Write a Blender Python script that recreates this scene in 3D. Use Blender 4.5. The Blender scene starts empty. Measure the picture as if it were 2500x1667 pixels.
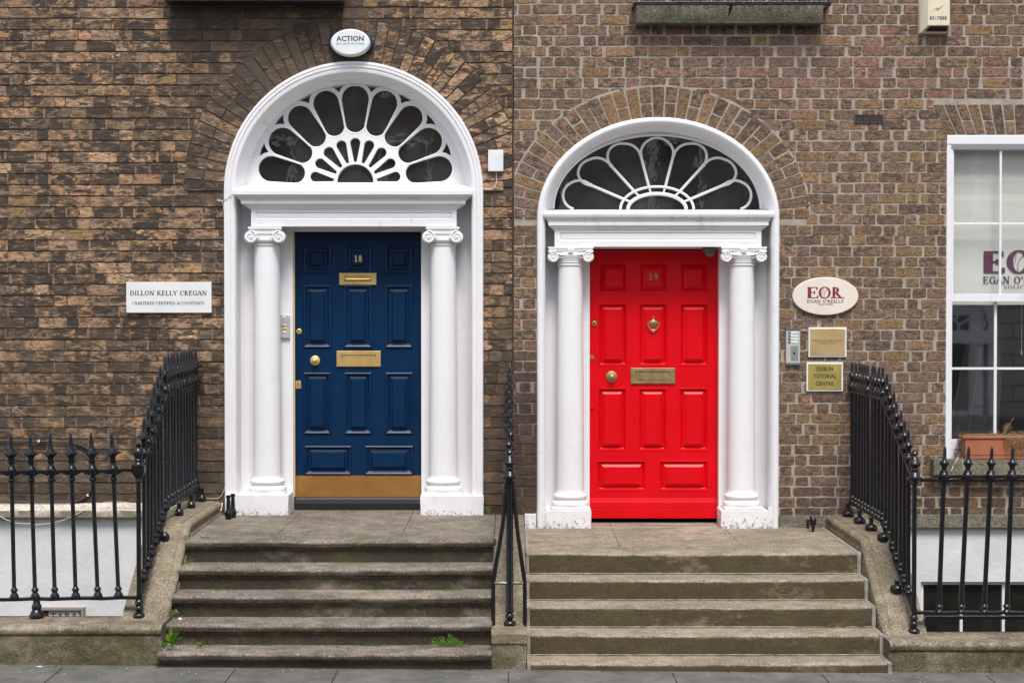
import bpy, bmesh, math, random
from mathutils import Vector, Matrix, noise as mnoise
random.seed(7)
R = math.radians
sc = bpy.context.scene
COL = sc.collection
# ------------------------------------------------------------ camera
D, EYE, F, TH = 13.6, 1.8, 4000.0, R(1.05)
cam_d = bpy.data.cameras.new('camera'); cam = bpy.data.objects.new('camera', cam_d); COL.objects.link(cam)
cam.location = (0, -D, EYE); cam.rotation_euler = (R(90) - TH, 0, 0)
cam_d.sensor_width = 36; cam_d.lens = 36 * F / 2500; cam_d.clip_end = 500; cam_d.clip_start = 0.1
sc.camera = cam
# ------------------------------------------------------------ light
w = bpy.data.worlds.new('World'); sc.world = w; w.use_nodes = True
wn = w.node_tree.nodes; wl = w.node_tree.links
bg = wn['Background']
sky = wn.new('ShaderNodeTexSky'); sky.sky_type = 'NISHITA'; sky.sun_disc = False
sky.sun_elevation = R(60); sky.sun_rotation = R(192)
hs = wn.new('ShaderNodeHueSaturation'); hs.inputs['Saturation'].default_value = 0.34
wl.new(sky.outputs[0], hs.inputs['Color']); wl.new(hs.outputs[0], bg.inputs[0])
bg.inputs[1].default_value = 0.13
sd = bpy.data.lights.new('sun', 'SUN'); sd.energy = 2.1; sd.angle = R(20); sd.color = (1, .965, .92)
sun = bpy.data.objects.new('sun', sd); COL.objects.link(sun); sun.location = (2, -20, 20)
sun.rotation_euler = (R(30), 0, R(8))
sc.view_settings.view_transform = 'Standard'; sc.view_settings.look = 'None'
sc.view_settings.exposure = 0.82; sc.view_settings.gamma = 1.0
sc.cycles.max_bounces = 8; sc.cycles.transparent_max_bounces = 12

def P(px, py, Y):
    """photo pixel (2500 wide) at depth plane Y -> world x, z"""
    u = (px - 1250) / F; v = (833.5 - py) / F
    dy = math.cos(TH) + v * math.sin(TH); dz = v * math.cos(TH) - math.sin(TH)
    t = (Y + D) / dy
    return u * t, EYE + dz * t
def X(px, Y=0, py=850): return P(px, py, Y)[0]
def Zz(py, Y=0): return P(1250, py, Y)[1]
def V(px, py, Y):
    x, z = P(px, py, Y); return (x, Y, z)

# ------------------------------------------------------------ materials
def new_mat(name):
    m = bpy.data.materials.new(name); m.use_nodes = True
    nt = m.node_tree; b = nt.nodes['Principled BSDF']
    return m, nt, b
def N(nt, t, **kw):
    n = nt.nodes.new(t)
    for k, v in kw.items():
        if k in n.inputs: n.inputs[k].default_value = v
        else: setattr(n, k, v)
    return n
def pos(nt, scale=(1, 1, 1)):
    g = N(nt, 'ShaderNodeNewGeometry'); mp = N(nt, 'ShaderNodeMapping')
    mp.inputs['Scale'].default_value = scale
    nt.links.new(g.outputs['Position'], mp.inputs['Vector']); return mp.outputs[0]
def nz(nt, scale, detail=6, rough=.6, vec=None, dist=0, sc3=(1, 1, 1)):
    n = N(nt, 'ShaderNodeTexNoise'); n.inputs['Scale'].default_value = scale
    n.inputs['Detail'].default_value = detail; n.inputs['Roughness'].default_value = rough
    n.inputs['Distortion'].default_value = dist
    nt.links.new(vec if vec else pos(nt, sc3), n.inputs['Vector']); return n.outputs['Fac']
def ramp(nt, fac, stops, mode='LINEAR'):
    r = N(nt, 'ShaderNodeValToRGB'); cr = r.color_ramp; cr.interpolation = mode
    while len(cr.elements) < len(stops): cr.elements.new(.5)
    for e, (p, c) in zip(cr.elements, stops):
        e.position = p; e.color = (*c, 1) if isinstance(c, tuple) else (c, c, c, 1)
    nt.links.new(fac, r.inputs[0]); return r.outputs[0]
def mix(nt, fac, a, b, mode='MIX'):
    n = N(nt, 'ShaderNodeMix'); n.data_type = 'RGBA'; n.blend_type = mode
    for s, v in ((n.inputs[0], fac), (n.inputs[6], a), (n.inputs[7], b)):
        if hasattr(v, 'is_linked') or isinstance(v, bpy.types.NodeSocket): nt.links.new(v, s)
        elif isinstance(v, tuple): s.default_value = (*v, 1)
        else: s.default_value = v
    return n.outputs[2]
def math_(nt, op, a, b=0.5, clamp=False):
    n = N(nt, 'ShaderNodeMath', operation=op); n.use_clamp = clamp
    for s, v in ((n.inputs[0], a), (n.inputs[1], b)):
        if isinstance(v, bpy.types.NodeSocket): nt.links.new(v, s)
        else: s.default_value = v
    return n.outputs[0]
def bump(nt, b, h, strength=.4, dist=.004):
    n = N(nt, 'ShaderNodeBump'); n.inputs['Strength'].default_value = strength; n.inputs['Distance'].default_value = dist
    nt.links.new(h, n.inputs['Height']); nt.links.new(n.outputs[0], b.inputs['Normal'])
def mat(name, cols, scale=20, rough=.6, metal=0, detail=6, bs=.3, bscale=None, bdist=.003, sc3=(1, 1, 1), spec=.5, coat=0, rvar=0, nr=.6):
    """cols: one colour or ramp stops over noise"""
    m, nt, b = new_mat(name)
    if isinstance(cols, tuple): cols = [(.3, tuple(c * .9 for c in cols)), (.7, tuple(min(1, c * 1.08) for c in cols))]
    f = nz(nt, scale, detail, nr, sc3=sc3)
    nt.links.new(ramp(nt, f, cols), b.inputs['Base Color'])
    b.inputs['Roughness'].default_value = rough; b.inputs['Metallic'].default_value = metal
    b.inputs['Specular IOR Level'].default_value = spec; b.inputs['Coat Weight'].default_value = coat
    if rvar:
        f2 = nz(nt, scale * .7, 5)
        nt.links.new(ramp(nt, f2, [(.3, rough - rvar), (.7, rough + rvar)]), b.inputs['Roughness'])
    if bs: bump(nt, b, nz(nt, bscale or scale * 3, 5, .6, sc3=sc3), bs, bdist)
    return m

def white_paint(name, base=(.81, .797, .81), grime=.16, bottom=None, horiz=False, crack=False):
    m, nt, b = new_mat(name)
    c = mix(nt, nz(nt, 2.2, 4), tuple(x * .93 for x in base), base)
    # fine streaky grime with its own shape
    s3 = (.6, .6, 5) if horiz else (1.6, 1.6, .8)
    g = ramp(nt, nz(nt, 7, 9, .72, sc3=s3), [(.56, 0.0), (.72, grime)])
    c = mix(nt, g, c, (.42, .385, .365))
    cr = 0.0 if not crack else ramp(nt, nz(nt, 2.6, 10, .62, sc3=(1, 1, 1.0)), [(.4955, 0.0), (.499, grime), (.501, grime), (.5045, 0.0)])
    if crack: cr = math_(nt, 'MULTIPLY', cr, ramp(nt, nz(nt, 1.7, 3), [(.50, 0.0), (.62, 1.0)]))
    if crack: c = mix(nt, cr, c, (.22, .19, .17))
    sp = ramp(nt, nz(nt, 70, 3, .6), [(.735, 0.0), (.77, grime * .9)])
    c = mix(nt, sp, c, (.10, .085, .07))
    if bottom:   # splashes of dirt and chipped paint in the lowest decimetre
        z0, hgt = bottom
        sep = N(nt, 'ShaderNodeSeparateXYZ'); g2 = N(nt, 'ShaderNodeNewGeometry'); nt.links.new(g2.outputs['Position'], sep.inputs[0])
        zz = math_(nt, 'DIVIDE', math_(nt, 'SUBTRACT', sep.outputs[2], z0), hgt, True)
        zz = math_(nt, 'SUBTRACT', 1.0, zz)
        nn = nz(nt, 45, 8, .75)
        k = ramp(nt, math_(nt, 'ADD', math_(nt, 'MULTIPLY', zz, .26), math_(nt, 'MULTIPLY', nn, .9)), [(.68, 0.0), (.72, .8)])
        c = mix(nt, k, c, (.16, .14, .09))
    nt.links.new(c, b.inputs['Base Color']); b.inputs['Roughness'].default_value = .38
    b.inputs['Specular IOR Level'].default_value = .35
    h = math_(nt, 'ADD', nz(nt, 30, 5, .6), math_(nt, 'MULTIPLY', nz(nt, 4, 3), 2.0))
    bump(nt, b, h, .22, .006)
    return m

def brick_mat(name, dark=True):
    m, nt, b = new_mat(name)
    a1 = N(nt, 'ShaderNodeAttribute', attribute_name='c1'); a2 = N(nt, 'ShaderNodeAttribute', attribute_name='c2')
    a3 = N(nt, 'ShaderNodeAttribute', attribute_name='k')
    sp = N(nt, 'ShaderNodeSeparateColor'); nt.links.new(a3.outputs['Color'], sp.inputs[0])
    rnd, soot, r3 = sp.outputs[0], sp.outputs[1], sp.outputs[2]
    # per brick offset so the weathering breaks at the joints
    g = N(nt, 'ShaderNodeNewGeometry'); off = N(nt, 'ShaderNodeCombineXYZ')
    nt.links.new(math_(nt, 'MULTIPLY', rnd, 7.0), off.inputs[1])
    ad = N(nt, 'ShaderNodeVectorMath', operation='ADD'); nt.links.new(g.outputs['Position'], ad.inputs[0]); nt.links.new(off.outputs[0], ad.inputs[1])
    mp = N(nt, 'ShaderNodeMapping'); mp.inputs['Scale'].default_value = (1, 1, 2.5) if dark else (1, 1, 1.4)
    nt.links.new(ad.outputs[0], mp.inputs['Vector']); vec = mp.outputs[0]
    if dark:
        f = nz(nt, 7.0, 8, .60, vec=vec, dist=.3)
        fm = math_(nt, 'ADD', math_(nt, 'SUBTRACT', f, math_(nt, 'MULTIPLY', soot, .10)), math_(nt, 'MULTIPLY', math_(nt, 'SUBTRACT', r3, .5), .13))
        k = ramp(nt, fm, [(.462, 0.0), (.492, .7), (.56, 1.0)])
        base = mix(nt, nz(nt, 30, 7, .75, vec=vec), (.040, .030, .023), (.32, .215, .14))
        lt = mix(nt, ramp(nt, nz(nt, 22, 9, .8, vec=vec), [(.40, 0.0), (.58, 1.0)]), a2.outputs['Color'], a1.outputs['Color'])
        c = mix(nt, k, base, lt)
        f2 = math_(nt, 'SUBTRACT', nz(nt, 10, 9, .66, vec=vec, dist=.5), math_(nt, 'MULTIPLY', math_(nt, 'SUBTRACT', r3, .5), .16))
        dkk = ramp(nt, f2, [(.485, 0.0), (.525, .75), (.60, .95)])
        c = mix(nt, dkk, c, mix(nt, nz(nt, 60, 4, .7), (.010, .009, .010), (.085, .066, .054)))
        c = mix(nt, ramp(nt, nz(nt, 75, 6, .8), [(.40, .45), (.54, 0.0)]), c, (.055, .044, .036))
        c = mix(nt, ramp(nt, nz(nt, 2.3, 7, .65), [(.45, 0.0), (.70, .2)]), c, (.105, .085, .068))
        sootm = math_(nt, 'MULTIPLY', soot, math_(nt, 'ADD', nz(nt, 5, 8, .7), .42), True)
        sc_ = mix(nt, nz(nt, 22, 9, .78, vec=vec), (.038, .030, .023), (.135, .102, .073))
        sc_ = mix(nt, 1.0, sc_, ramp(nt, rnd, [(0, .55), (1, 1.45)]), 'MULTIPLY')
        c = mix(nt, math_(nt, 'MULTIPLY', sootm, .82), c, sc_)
    else:
        f = nz(nt, 19, 9, .75, vec=vec, dist=.4)
        k = ramp(nt, f, [(.45, 0.0), (.55, 1.0)])
        c = mix(nt, k, a2.outputs['Color'], a1.outputs['Color'])
        pit = ramp(nt, nz(nt, 60, 5, .7, vec=vec), [(.38, .8), (.47, 0.0)])
        c = mix(nt, pit, c, (.05, .037, .028))
        c = mix(nt, ramp(nt, nz(nt, 34, 8, .8, vec=vec), [(.55, 0.0), (.66, .6)]), c, (.40, .32, .24))
        dk = ramp(nt, nz(nt, 26, 9, .78, vec=vec), [(.50, 0.0), (.60, .75)])
        c = mix(nt, dk, c, (.065, .048, .038))
        sootm = math_(nt, 'MULTIPLY', soot, math_(nt, 'ADD', nz(nt, 6, 5), .35), True)
        c = mix(nt, sootm, c, (.055, .042, .033))
    nt.links.new(c, b.inputs['Base Color']); b.inputs['Roughness'].default_value = .88
    b.inputs['Specular IOR Level'].default_value = .2
    h = math_(nt, 'ADD', nz(nt, 26, 7, .7, vec=vec), math_(nt, 'MULTIPLY', f, 1.2))
    bump(nt, b, h, .75, .012)
    return m

def mortar_mat(name, c0, c1, soot=False):
    m, nt, b = new_mat(name)
    c = mix(nt, ramp(nt, nz(nt, 9, 8, .7), [(.35, 0.0), (.65, 1.0)]), c0, c1)
    a3 = N(nt, 'ShaderNodeAttribute', attribute_name='k')
    if soot:
        g = ramp(nt, nz(nt, 3, 5, .6), [(.45, 0.0), (.62, .7)]); c = mix(nt, g, c, (.07, .056, .045))
    else:
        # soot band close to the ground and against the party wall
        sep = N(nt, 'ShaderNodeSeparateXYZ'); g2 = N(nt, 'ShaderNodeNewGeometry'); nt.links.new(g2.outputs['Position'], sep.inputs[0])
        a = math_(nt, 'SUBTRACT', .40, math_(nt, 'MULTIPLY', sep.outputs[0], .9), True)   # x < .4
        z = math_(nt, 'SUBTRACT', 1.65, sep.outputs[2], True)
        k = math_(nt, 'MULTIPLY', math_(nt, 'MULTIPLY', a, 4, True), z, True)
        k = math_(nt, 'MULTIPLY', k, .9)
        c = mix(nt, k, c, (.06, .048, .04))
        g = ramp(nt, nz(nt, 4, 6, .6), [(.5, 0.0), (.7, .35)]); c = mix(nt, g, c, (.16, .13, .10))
    nt.links.new(c, b.inputs['Base Color']); b.inputs['Roughness'].default_value = .95
    bump(nt, b, nz(nt, 60, 6, .7), .6, .006)
    return m

def stone_mat(name, light, lo, algae, amount=.5, top_free=True, scale=7):
    """granite: speckle plus dark algae that sits on the upright faces"""
    m, nt, b = new_mat(name)
    c = mix(nt, ramp(nt, nz(nt, scale, 9, .72), [(.38, 0.0), (.62, 1.0)]), lo, light)
    c = mix(nt, ramp(nt, nz(nt, 2.2, 9, .72, sc3=(.6, 1, 1)), [(.45, .0), (.64, .7)]), c, tuple(v * .6 for v in lo))
    sp = ramp(nt, nz(nt, 95, 3, .6), [(.40, .95), (.50, 0.0)])
    c = mix(nt, math_(nt, 'MULTIPLY', sp, .8), c, tuple(x * .35 for x in lo))
    sp = ramp(nt, nz(nt, 80, 3, .6), [(.58, 0.0), (.66, .7)])
    c = mix(nt, sp, c, tuple(min(.6, x * 1.7) for x in light))
    g = N(nt, 'ShaderNodeNewGeometry'); sep = N(nt, 'ShaderNodeSeparateXYZ'); nt.links.new(g.outputs['Normal'], sep.inputs[0])
    up = math_(nt, 'SUBTRACT', 1.0, math_(nt, 'ABSOLUTE', sep.outputs[2]), True)
    n2 = nz(nt, 3.2, 9, .72)
    n3 = nz(nt, 40, 4, .7)
    s = math_(nt, 'ADD', math_(nt, 'MULTIPLY', up, amount), math_(nt, 'ADD', math_(nt, 'MULTIPLY', n2, .6), math_(nt, 'MULTIPLY', n3, .25)))
    k = ramp(nt, s, [(.62, 0.0), (.86, .88)])
    c = mix(nt, k, c, algae)
    gr = ramp(nt, nz(nt, 2.1, 8, .7), [(.52, 0.0), (.68, .5)])
    c = mix(nt, gr, c, (.125, .115, .045))
    c = mix(nt, ramp(nt, nz(nt, 1.9, 9, .75, sc3=(.5, 1, 1)), [(.54, 0.0), (.66, .45)]), c, tuple(min(.6, v * 1.25) for v in light))
    nt.links.new(c, b.inputs['Base Color']); b.inputs['Roughness'].default_value = .9
    b.inputs['Specular IOR Level'].default_value = .25
    h = math_(nt, 'ADD', nz(nt, 90, 5, .7), math_(nt, 'MULTIPLY', nz(nt, 14, 6, .65), 1.6))
    bump(nt, b, h, .85, .011)
    return m

M = {}
M['white'] = white_paint('white_paint')
M['white_l'] = white_paint('white_paint_plinth', bottom=(.10, .17), grime=.4, crack=True)
M['white_r'] = white_paint('white_paint_plinth_dirty', bottom=(-.01, .26), grime=.7, crack=True)
M['white_h'] = white_paint('white_paint_weathered_cornice', grime=.75, horiz=True, crack=True)
M['white_s'] = white_paint('white_paint_streaked_cornice', grime=.75, crack=True)
M['window'] = white_paint('window_paint', base=(.78, .78, .81), grime=.4)
M['brickL'] = brick_mat('sooty_brick', True)
M['brickR'] = brick_mat('brown_brick', False)
M['mortL'] = mortar_mat('dark_mortar', (.05, .036, .028), (.19, .125, .09), True); M['mortD'] = mortar_mat('soot_mortar', (.022, .017, .014), (.06, .044, .034), True)
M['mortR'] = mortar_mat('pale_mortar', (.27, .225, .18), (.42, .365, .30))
M['stepL'] = stone_mat('granite_worn', (.335, .288, .24), (.155, .128, .10), (.038, .031, .016), .50)
M['stepR'] = stone_mat('granite_tan', (.43, .36, .275), (.26, .21, .15), (.055, .040, .016), .66)
M['kerb'] = stone_mat('granite_kerb', (.38, .315, .23), (.21, .17, .115), (.08, .065, .024), .28)
M['plinth'] = stone_mat('granite_mossy', (.36, .305, .23), (.15, .125, .085), (.060, .052, .018), .36, scale=12)
M['ledge'] = stone_mat('limestone_ledge', (.80, .72, .62), (.62, .54, .44), (.20, .175, .11), .42)
M['sill'] = stone_mat('sill_stone', (.30, .275, .215), (.18, .165, .125), (.07, .06, .035), .2)
M['mortstrip'] = mat('cement_strip', [(.35, (.19, .165, .13)), (.65, (.36, .335, .295))], 14, .9, bs=.8, detail=8)
M['render'] = mat('white_render', [(.3, (.60, .59, .60)), (.7, (.74, .735, .74))], 3, .85, bs=.35, bscale=25, bdist=.01)
M['pave'] = mat('flagstone', [(.35, (.070, .067, .060)), (.65, (.15, .143, .130))], 4, .85, bs=.35, bscale=80, detail=10, nr=.7)
M['pavej'] = mat('joint_sand', (.06, .055, .045), 30, .95)
M['road'] = mat('asphalt', (.05, .05, .052), 40, .9)
M['iron'] = mat('black_iron_paint', [(.35, (.004, .0045, .006)), (.75, (.010, .011, .014))], 40, .20, bs=.5, bscale=38, bdist=.006, spec=.5, rvar=.07)
def door_paint(name, a, b_, wear, wear_c, rough):
    m, nt, b = new_mat(name)
    c = mix(nt, nz(nt, 3, 6, .6), a, b_)
    k = ramp(nt, nz(nt, 9, 9, .78, sc3=(3, 3, 1)), [(.56, 0.0), (.72, wear)])
    c = mix(nt, k, c, wear_c)
    k = ramp(nt, nz(nt, 95, 3, .6), [(.735, 0.0), (.76, .8)])
    c = mix(nt, k, c, tuple(min(1, x * 2.2 + .04) for x in wear_c))
    nt.links.new(c, b.inputs['Base Color']); b.inputs['Roughness'].default_value = rough
    b.inputs['Specular IOR Level'].default_value = .26
    h = math_(nt, 'ADD', nz(nt, 60, 5, .6, sc3=(1, 1, .25)), math_(nt, 'MULTIPLY', nz(nt, 5, 4), 1.5))
    bump(nt, b, h, .16, .004)
    return m
M['blue'] = door_paint('navy_gloss_paint', (.0012, .012, .040), (.0030, .032, .092), .5, (.008, .045, .12), .30)
M['red'] = door_paint('red_gloss_paint', (.50, .0006, .004), (.80, .0012, .009), .35, (.70, .04, .04), .36)
M['brass'] = mat('polished_brass', [(.3, (.62, .41, .14)), (.7, (.80, .58, .25))], 9, .34, .55, bs=.12, rvar=.08)
M['brassA'] = mat('aged_brass', [(.3, (.27, .19, .085)), (.7, (.46, .35, .17))], 14, .40, .55, bs=.3, rvar=.1)
M['kick'] = mat('dull_brass_sheet', [(.3, (.42, .19, .055)), (.7, (.56, .30, .09))], 3, .46, .75, bs=.12, rvar=.08, sc3=(1, 1, 1.5))
M['plateA'] = mat('mirror_brass', [(.3, (.78, .53, .25)), (.7, (.95, .70, .38))], 5, .28, .62, bs=.12, bscale=1.6, bdist=.05)
M['plateB'] = mat('mirror_brass_green', [(.3, (.62, .50, .12)), (.7, (.88, .72, .26))], 5, .28, .62, bs=.12, bscale=1.6, bdist=.05)
M['black'] = mat('matt_black', (.012, .012, .013), 20, .6)
M['weather'] = mat('black_weatherboard', (.016, .016, .018), 30, .35, bs=.5)
M['gold'] = mat('gold_leaf_paint', (.62, .47, .24), 30, .45)
M['ink'] = mat('black_ink', (.03, .03, .035), 30, .6, bs=0)
M['inkb'] = mat('dark_blue_ink', (.02, .03, .06), 30, .6, bs=0)
M['teal'] = mat('teal_ink', (.16, .48, .50), 30, .6, bs=0)
M['maroon'] = mat('maroon_ink', (.20, .018, .045), 30, .6, bs=0)
M['purple'] = mat('plum_vinyl', (.115, .012, .07), 30, .5, bs=0)
M['greenink'] = mat('dark_green_ink', (.03, .08, .07), 30, .6, bs=0)
M['redink'] = mat('red_ink', (.45, .09, .06), 30, .6, bs=0)
M['marble'] = mat('white_sign_board', [(.3, (.68, .69, .69)), (.7, (.78, .79, .79))], 6, .35, bs=.05)
M['cream_s'] = mat('cream_sign_board', [(.3, (.68, .58, .50)), (.7, (.78, .70, .62))], 4, .5, bs=.1, sc3=(2, 2, .5))
M['cream'] = mat('cream_plastic', [(.3, (.66, .58, .42)), (.7, (.74, .67, .52))], 5, .4, bs=.05, sc3=(3, 3, .6))
M['plastic'] = mat('white_plastic', (.74, .76, .78), 10, .35, bs=.03)
M['navyplastic'] = mat('navy_plastic', (.004, .022, .06), 10, .35, bs=.03)
M['alu'] = mat('grey_metal', (.52, .52, .50), 20, .42, .25, bs=.05)
M['dgrey'] = mat('dark_grey_plastic', (.10, .12, .14), 20, .45, bs=.05)
M['label'] = mat('white_label', (.72, .74, .74), 20, .5, bs=0)
M['wood'] = mat('brown_wood', [(.3, (.16, .07, .035)), (.7, (.27, .14, .08))], 8, .6, sc3=(1, 1, 5))
M['terra'] = mat('terracotta_plastic', [(.3, (.32, .10, .045)), (.7, (.41, .145, .07))], 4, .6, bs=.15)
M['soil'] = mat('dry_soil', [(.3, (.06, .035, .02)), (.7, (.25, .15, .08))], 60, .95, bs=1)
M['leaf'] = mat('leaf_green', [(.3, (.06, .15, .015)), (.7, (.16, .30, .04))], 30, .5, bs=.1)
M['moss'] = mat('moss_green', [(.3, (.03, .055, .008)), (.7, (.09, .14, .02))], 60, .9, bs=.5)
M['dry'] = mat('dry_stems', [(.3, (.20, .12, .05)), (.7, (.42, .28, .13))], 40, .8, bs=.2)
M['ddry'] = mat('dead_leaves', [(.3, (.05, .03, .018)), (.7, (.16, .09, .05))], 40, .9, bs=.4)
M['flower'] = mat('pale_petals', (.60, .58, .75), 40, .6, bs=0)
M['cablew'] = mat('white_cable', (.62, .60, .55), 20, .5, bs=.1)
M['cabled'] = mat('dark_cable', (.03, .025, .02), 20, .6, bs=.1)
M['hall'] = mat('dark_hall', (.03, .028, .03), 2, .9, bs=0)
M['room'] = mat('dim_room', (.02, .02, .024), 2, .9, bs=0)
M['curtain'] = mat('grey_curtain', (.055, .055, .062), 6, .9, bs=.3, sc3=(6, 1, .4))
M['blind'] = mat('roller_blind', [(.3, (.66, .66, .61)), (.7, (.74, .745, .70))], 3, .8, bs=.05, sc3=(.4, 1, 4))
M['flame'] = mat('amber_cord_pull', (.55, .28, .10), 20, .5, bs=0)
M['litter'] = mat('pale_chips', (.55, .50, .42), 40, .8, bs=.2)
def glass_mat(name, tint=(.955, .955, .945), refl=1.0, wav=.06, smear=.07):
    m, nt, b = new_mat(name); nt.nodes.remove(b)
    out = nt.nodes['Material Output']
    tr = N(nt, 'ShaderNodeBsdfTransparent'); tr.inputs[0].default_value = (*tint, 1)
    gl = N(nt, 'ShaderNodeBsdfGlossy'); gl.inputs['Roughness'].default_value = .02
    fr = N(nt, 'ShaderNodeLayerWeight'); fr.inputs[0].default_value = .5; fr_ = math_(nt, 'POWER', fr.outputs['Facing'], 4.0)
    bu = N(nt, 'ShaderNodeBump'); bu.inputs['Strength'].default_value = wav; bu.inputs['Distance'].default_value = .01
    nt.links.new(nz(nt, 6, 2), bu.inputs['Height']); nt.links.new(bu.outputs[0], gl.inputs['Normal'])
    k = math_(nt, 'ADD', math_(nt, 'MULTIPLY', fr_, .6), .05 * refl, True)
    mx = N(nt, 'ShaderNodeMixShader'); nt.links.new(k, mx.inputs[0]); nt.links.new(tr.outputs[0], mx.inputs[1]); nt.links.new(gl.outputs[0], mx.inputs[2])
    df = N(nt, 'ShaderNodeBsdfDiffuse'); df.inputs[0].default_value = (.5, .5, .47, 1)
    m2 = N(nt, 'ShaderNodeMixShader'); nt.links.new(ramp(nt, nz(nt, 3.5, 8, .7), [(.42, min(.02, smear)), (.75, smear)]), m2.inputs[0])
    nt.links.new(mx.outputs[0], m2.inputs[1]); nt.links.new(df.outputs[0], m2.inputs[2])
    nt.links.new(m2.outputs[0], out.inputs[0]); return m
M['glass'] = glass_mat('window_glass', refl=2.4, smear=.06); M['glass2'] = glass_mat('old_window_glass', refl=4.2, wav=.004, smear=.015)

# ------------------------------------------------------------ mesh builder
class MB:
    def __init__(s): s.v = []; s.f = []; s.a = []; s.cur = None
    def add(s, vs, fs):
        o = len(s.v); s.v += [tuple(v) for v in vs]; s.f += [tuple(o + i for i in f) for f in fs]
        if s.cur is not None: s.a += [s.cur] * len(vs)
        return s
    def box(s, x0, x1, y0, y1, z0, z1):
        if x0 > x1: x0, x1 = x1, x0
        if y0 > y1: y0, y1 = y1, y0
        if z0 > z1: z0, z1 = z1, z0
        return s.add([(x0, y0, z0), (x1, y0, z0), (x1, y1, z0), (x0, y1, z0), (x0, y0, z1), (x1, y0, z1), (x1, y1, z1), (x0, y1, z1)],
                     [(0, 3, 2, 1), (4, 5, 6, 7), (0, 1, 5, 4), (1, 2, 6, 5), (2, 3, 7, 6), (3, 0, 4, 7)])
    def pbox(s, px0, px1, py0, py1, y0, y1):
        a = P(px0, py1, y0); b = P(px1, py0, y0); return s.box(a[0], b[0], y0, y1, a[1], b[1])
    def quad(s, a, b, c, d): return s.add([a, b, c, d], [(0, 1, 2, 3)])
    def prism(s, pts, y0, y1):   # pts in x,z
        n = len(pts)
        return s.add([(x, y0, z) for x, z in pts] + [(x, y1, z) for x, z in pts],
                     [tuple(range(n)), tuple(range(2 * n - 1, n - 1, -1))] + [(i, i + n, (i + 1) % n + n, (i + 1) % n) for i in range(n)])
    def xprism(s, pts, x0, x1):  # pts in y,z
        n = len(pts)
        return s.add([(x0, y, z) for y, z in pts] + [(x1, y, z) for y, z in pts],
                     [tuple(range(n)), tuple(range(2 * n - 1, n - 1, -1))] + [(i, i + n, (i + 1) % n + n, (i + 1) % n) for i in range(n)])
    def lathe(s, prof, c, n=16, axis='z', mod=None, sq=None):
        """prof: (r, h). mod: {index: (k, amp)} angular modulation; axis z or y(-)"""
        vs = []; fs = []
        for i, (r, h) in enumerate(prof):
            for j in range(n):
                a = 2 * math.pi * j / n; rr = r
                if mod and i in mod: rr = r * (1 + mod[i][1] * math.cos(mod[i][0] * a))
                if sq and i in sq: q = max(abs(math.cos(a + math.pi / n)), abs(math.sin(a + math.pi / n))); rr = r / q * .96
                aa = a + math.pi / n
                if axis == 'z': vs.append((c[0] + rr * math.cos(aa), c[1] + rr * math.sin(aa), c[2] + h))
                else: vs.append((c[0] + rr * math.cos(aa), c[1] - h, c[2] + rr * math.sin(aa)))
        m = len(prof)
        for i in range(m - 1):
            for j in range(n):
                k = (j + 1) % n; f = (i * n + j, i * n + k, (i + 1) * n + k, (i + 1) * n + j)
                fs.append(f if axis == 'z' else f)
        fs.append(tuple(range(n - 1, -1, -1))); fs.append(tuple((m - 1) * n + j for j in range(n)))
        return s.add(vs, fs)
    def tube(s, pts, r, n=8, flat=1.0):
        pts = [Vector(p) for p in pts]; vs = []; fs = []
        up = None
        for i, p in enumerate(pts):
            t = (pts[min(i + 1, len(pts) - 1)] - pts[max(i - 1, 0)])
            if t.length < 1e-7: t = Vector((0, 0, 1))
            t.normalize()
            if up is None:
                up = Vector((0, 1, 0)) if abs(t.y) < .9 else Vector((1, 0, 0))
            u = (up - t * up.dot(t)).normalized(); v = t.cross(u); up = u
            rr = r[i] if isinstance(r, (list, tuple)) else r
            for j in range(n):
                a = 2 * math.pi * j / n; vs.append(p + u * math.cos(a) * rr * flat + v * math.sin(a) * rr)
        for i in range(len(pts) - 1):
            for j in range(n):
                k = (j + 1) % n; fs.append((i * n + j, i * n + k, (i + 1) * n + k, (i + 1) * n + j))
        fs.append(tuple(range(n - 1, -1, -1))); fs.append(tuple((len(pts) - 1) * n + j for j in range(n)))
        return s.add(vs, fs)
    def strip(s, rows, closed=False):
        """rows: list of equally long vertex rows -> quads"""
        n = len(rows[0]); vs = [v for r in rows for v in r]; fs = []
        for i in range(len(rows) - 1):
            for j in range(n - (0 if closed else 1)):
                k = (j + 1) % n; fs.append((i * n + j, i * n + k, (i + 1) * n + k, (i + 1) * n + j))
        return s.add(vs, fs)
    def build(s, name, m, parent=None, smooth=False, bevel=0, fix=True, origin=None):
        me = bpy.data.meshes.new(name)
        o = bpy.data.objects.new(name, me); COL.objects.link(o)
        if parent is not None:
            w_ = WLOC[parent.name]; o.parent = parent; L = (0, 0, 0); off = w_
        else:
            xs = [v[0] for v in s.v]; ys = [v[1] for v in s.v]; zs = [v[2] for v in s.v]
            off = origin or ((min(xs) + max(xs)) / 2, (min(ys) + max(ys)) / 2, min(zs)); L = off
        o.location = L; WLOC[o.name] = off
        me.from_pydata([(v[0] - off[0], v[1] - off[1], v[2] - off[2]) for v in s.v], [], s.f)
        if s.a:
            for idx, nm in enumerate(('c1', 'c2', 'k')):
                at = me.attributes.new(nm, 'FLOAT_COLOR', 'POINT')
                at.data.foreach_set('color', [q for c in s.a for q in (*c[idx], 1.0)])
        if fix:
            bm = bmesh.new(); bm.from_mesh(me); bmesh.ops.recalc_face_normals(bm, faces=bm.faces[:]); bm.to_mesh(me); bm.free()
        if smooth:
            for p in me.polygons: p.use_smooth = True
            try: me.set_sharp_from_angle(angle=R(42))
            except Exception: pass
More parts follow.
